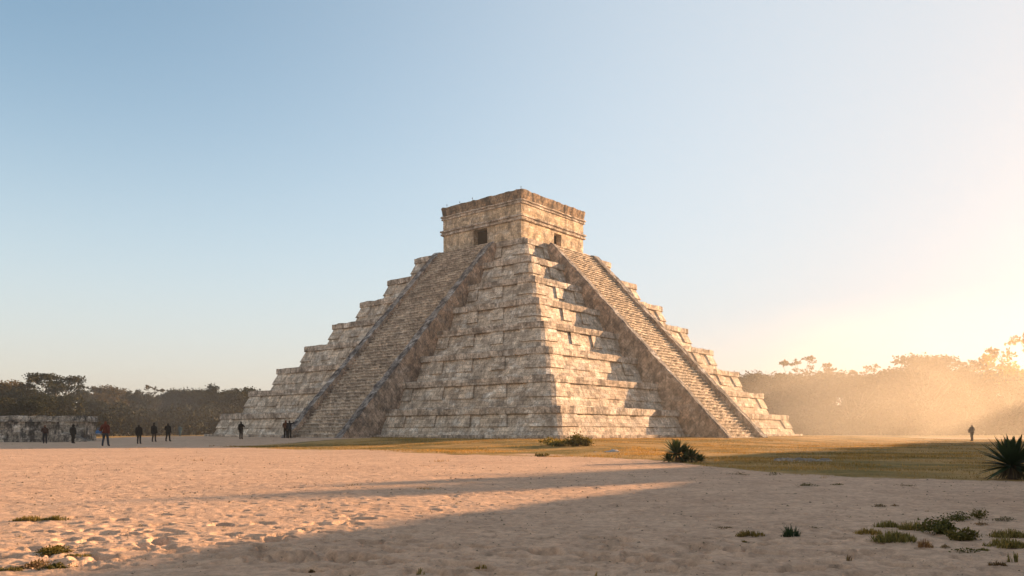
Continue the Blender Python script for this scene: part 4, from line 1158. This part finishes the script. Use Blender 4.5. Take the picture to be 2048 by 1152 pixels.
# dry turf
def turf():
    rng = np.random.default_rng(12); n = 420000
    yy = 12+rng.uniform(0, 1, n)**1.25*75; xx = rng.uniform(-0.72, 0.74, n)*yy
    m = turf_mask(xx, yy)+1.5*0.6*fbm(xx*0.8, yy*0.8, 4, 61)
    nn, tt = faxes(0); u = (xx-PC[0])*nn.x+(yy-PC[1])*nn.y; v = (xx-PC[0])*tt.x+(yy-PC[1])*tt.y
    keep = (m > 0.55) & (np.maximum(abs(u), abs(v)) > PA+1.2) & ~((np.abs(u) < 26.5) & (np.abs(v) < 4.5)) & ~((np.abs(v) < 26.5) & (np.abs(u) < 4.5))
    keep &= rng.uniform(0, 1, n) < np.clip(0.5+2.2*fbm(xx*0.35, yy*0.5, 4, 71), 0.02, 1)
    xx, yy = xx[keep], yy[keep]; n = len(xx)
    h = rng.uniform(0.03, 0.085, n)*(1+1.2*np.clip(fbm(xx*0.3, yy*0.5, 3, 81), -0.4, 1)); a = rng.uniform(0, 6.28, n); w = 0.006*np.clip(yy/22, 0.8, 2.5)
    l = rng.uniform(0.2, 0.9, n)*h; zb = ground_h(xx, yy)-0.008
    ca, sa = np.cos(a), np.sin(a)
    V = np.stack([np.stack([xx-sa*w, yy+ca*w, zb], 1), np.stack([xx+sa*w, yy-ca*w, zb], 1), np.stack([xx+ca*l, yy+sa*l, zb+h], 1)], 1).reshape(-1, 3)
    o = link_mesh('turf', mesh_np('turf', V, np.arange(3*n).reshape(n, 3), [M_GRASS])); tag(o, 'dry golden turf between the sand and the pyramid', 'grass', kind='stuff')
turf()

# ---------------------------------------------------------------- air
def haze():
    b = MB(); x0, x1, y0, y1, z0, z1 = -4100, 4100, -4100, 4100, -1.6, 27.0
    c = [(x0, y0, z0), (x1, y0, z0), (x1, y1, z0), (x0, y1, z0), (x0, y0, z1), (x1, y0, z1), (x1, y1, z1), (x0, y1, z1)]
    for q in ((3, 2, 1, 0), (4, 5, 6, 7), (0, 1, 5, 4), (1, 2, 6, 5), (2, 3, 7, 6), (3, 0, 4, 7)): b.poly([c[i] for i in q])
    m = bpy.data.materials.new('morning_haze'); m.use_nodes = True; nt = m.node_tree; nt.nodes.clear()
    out = nt.nodes.new('ShaderNodeOutputMaterial'); v = nt.nodes.new('ShaderNodeVolumePrincipled')
    v.inputs['Color'].default_value = (1.0, 0.92, 0.80, 1); v.inputs['Density'].default_value = HAZE_D; v.inputs['Anisotropy'].default_value = HAZE_G
    nt.links.new(v.outputs[0], out.inputs['Volume'])
    o = b.build('haze', [m]); tag(o, 'thin golden morning haze over the whole plain', 'haze', kind='stuff')
HAZE_D, HAZE_G = 0.0007, 0.76
haze()
def mist(cx, cy, rx, ry, rz_, dens, col, label):
    b = MB()
    nu, nv = 32, 12; P = []
    for i in range(nv+1):
        ph = math.pi/2*i/nv
        P.append([(cx+rx*math.cos(ph)*math.cos(2*math.pi*j/nu), cy+ry*math.cos(ph)*math.sin(2*math.pi*j/nu), -0.6+rz_*math.sin(ph)) for j in range(nu+1)])
    b.grid(P, [[(0, 0)]*(nu+1)]*(nv+1)); b.poly([p for p in reversed(P[0][:-1])])
    m = bpy.data.materials.new('drifting_mist'); m.use_nodes = True; nt = m.node_tree; nt.nodes.clear(); g = N(nt)
    out = nt.nodes.new('ShaderNodeOutputMaterial'); v = nt.nodes.new('ShaderNodeVolumePrincipled')
    pos = g.add('ShaderNodeNewGeometry').outputs['Position']
    q = g.mapping(pos, (1/rx, 1/ry, 1/rz_), (-cx/rx, -cy/ry, 0))
    ln = g.add('ShaderNodeVectorMath', operation='LENGTH'); g.lk(q, ln.inputs[0])
    body = g.ramp(ln.outputs['Value'], [(0.15, 1.0), (0.65, 0.6), (0.98, 0.0)])
    n_ = g.ramp(g.noise(g.mapping(pos, (1, 1, 1.6)), 0.075, 3, 0.5, 0.6), [(0.34, 0.08), (0.68, 1.0)])
    g.lk(g.math('MULTIPLY', g.math('MULTIPLY', body, n_), dens), v.inputs['Density'])
    v.inputs['Color'].default_value = (*col, 1); v.inputs['Anisotropy'].default_value = 0.72
    nt.links.new(v.outputs[0], out.inputs['Volume'])
    o = b.build('mist', [m]); tag(o, label, 'mist', kind='stuff')
mist(43.0, 86.0, 52.0, 50.0, 15.0, 0.0120, (1.0, 0.91, 0.77), 'golden bank of drifting mist at the right foot of the pyramid')
mist(-56.0, 116.0, 28.0, 20.0, 11.0, 0.011, (0.97, 0.98, 1.0), 'thin grey mist before the left forest beside the pyramid')

# ---------------------------------------------------------------- sky, sun, camera
SKY_S, SKY_SAT, SKY_V = 0.06, 1.0, 1.1
VEIL_EL, VEIL_SUN, BELT_FILL = 15.5, 61.0, 60.0
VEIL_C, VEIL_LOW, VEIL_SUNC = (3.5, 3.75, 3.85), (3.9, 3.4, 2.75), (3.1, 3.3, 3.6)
w = bpy.data.worlds.new('World'); sc.world = w; w.use_nodes = True
nt = w.node_tree; nt.nodes.clear()
wo = nt.nodes.new('ShaderNodeOutputWorld'); bg = nt.nodes.new('ShaderNodeBackground')
sky = nt.nodes.new('ShaderNodeTexSky'); sky.sky_type = 'NISHITA'; sky.sun_disc = False
sky.sun_elevation = R(SUN_EL); sky.sun_rotation = R(SUN_AZ); sky.altitude = 0; sky.air_density = 1.0; sky.dust_density = 0.4; sky.ozone_density = 2.0
bg.inputs[1].default_value = SKY_S
g = N(nt)
dirn = nt.nodes.new('ShaderNodeTexCoord').outputs['Generated']
sep = nt.nodes.new('ShaderNodeSeparateXYZ'); nt.links.new(dirn, sep.inputs[0])
dot = nt.nodes.new('ShaderNodeVectorMath'); dot.operation = 'DOT_PRODUCT'; dot.inputs[1].default_value = tuple(S_DIR); nt.links.new(dirn, dot.inputs[0])
DEG = 57.2958
elev = g.math('MULTIPLY', g.math('ABSOLUTE', g.math('ARCSINE', sep.outputs[2])), DEG)
gam = g.math('MULTIPLY', g.math('ARCCOSINE', dot.outputs['Value']), DEG)
def fall(x, w_, p_):      # exp(-(x/w)^p)
    return g.math('POWER', 2.71828, g.math('MULTIPLY', g.math('POWER', g.math('DIVIDE', x, w_), p_), -1.0))
belt = g.math('MULTIPLY_ADD', g.math('DIVIDE', g.math('SUBTRACT', gam, 94.0), 42.0, True), BELT_FILL); belt.node.inputs[2].default_value = VEIL_EL   # veil raised opposite the sun, added as fill for the shaded left face
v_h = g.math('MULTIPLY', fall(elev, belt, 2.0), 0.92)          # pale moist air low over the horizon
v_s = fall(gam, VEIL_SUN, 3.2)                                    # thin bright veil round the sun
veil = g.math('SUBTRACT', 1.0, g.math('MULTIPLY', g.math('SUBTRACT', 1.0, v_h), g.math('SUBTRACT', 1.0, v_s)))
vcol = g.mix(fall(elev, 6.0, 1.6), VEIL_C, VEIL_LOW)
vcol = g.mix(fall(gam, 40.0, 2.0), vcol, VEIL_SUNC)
hs_ = nt.nodes.new('ShaderNodeHueSaturation'); hs_.inputs['Saturation'].default_value = SKY_SAT; hs_.inputs['Hue'].default_value = 0.487; hs_.inputs['Value'].default_value = SKY_V; nt.links.new(sky.outputs[0], hs_.inputs['Color'])
vcol = g.mix(g.math('DIVIDE', g.math('SUBTRACT', gam, 94.0), 42.0, True), vcol, (5.2, 4.8, 4.3))      # extra sky brightness added opposite the sun to lift the shaded side
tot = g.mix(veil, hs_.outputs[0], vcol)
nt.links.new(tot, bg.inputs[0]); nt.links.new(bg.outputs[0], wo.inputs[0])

sl_ = bpy.data.lights.new('sun', 'SUN'); sl_.energy = 4.6; sl_.angle = R(0.55); sl_.color = (1.0, 0.62, 0.34)
so = bpy.data.objects.new('sun', sl_); COL.objects.link(so); so.rotation_euler = S_DIR.to_track_quat('Z', 'Y').to_euler(); so.location = (60, 40, 40)

cd = bpy.data.cameras.new('camera'); cd.sensor_width = 36.0; cd.lens = 36.0*F/2048; cd.shift_y = (HOR-576)/2048; cd.clip_start = 0.1; cd.clip_end = 9000
co = bpy.data.objects.new('camera', cd); COL.objects.link(co); co.location = (0, 0, CAM_H); co.rotation_euler = (R(90), 0, 0)
sc.camera = co

sc.view_settings.view_transform = 'Standard'; sc.view_settings.look = 'None'; sc.view_settings.exposure = 1.85; sc.view_settings.gamma = 1.0
try: sc.view_settings.use_curve_mapping = False
except Exception: pass
sc.render.engine = 'CYCLES'
c = sc.cycles; c.use_denoising = True; c.max_bounces = 5; c.diffuse_bounces = 3; c.glossy_bounces = 1; c.transmission_bounces = 3; c.volume_bounces = 0; c.transparent_max_bounces = 4
c.sample_clamp_indirect = 4.0
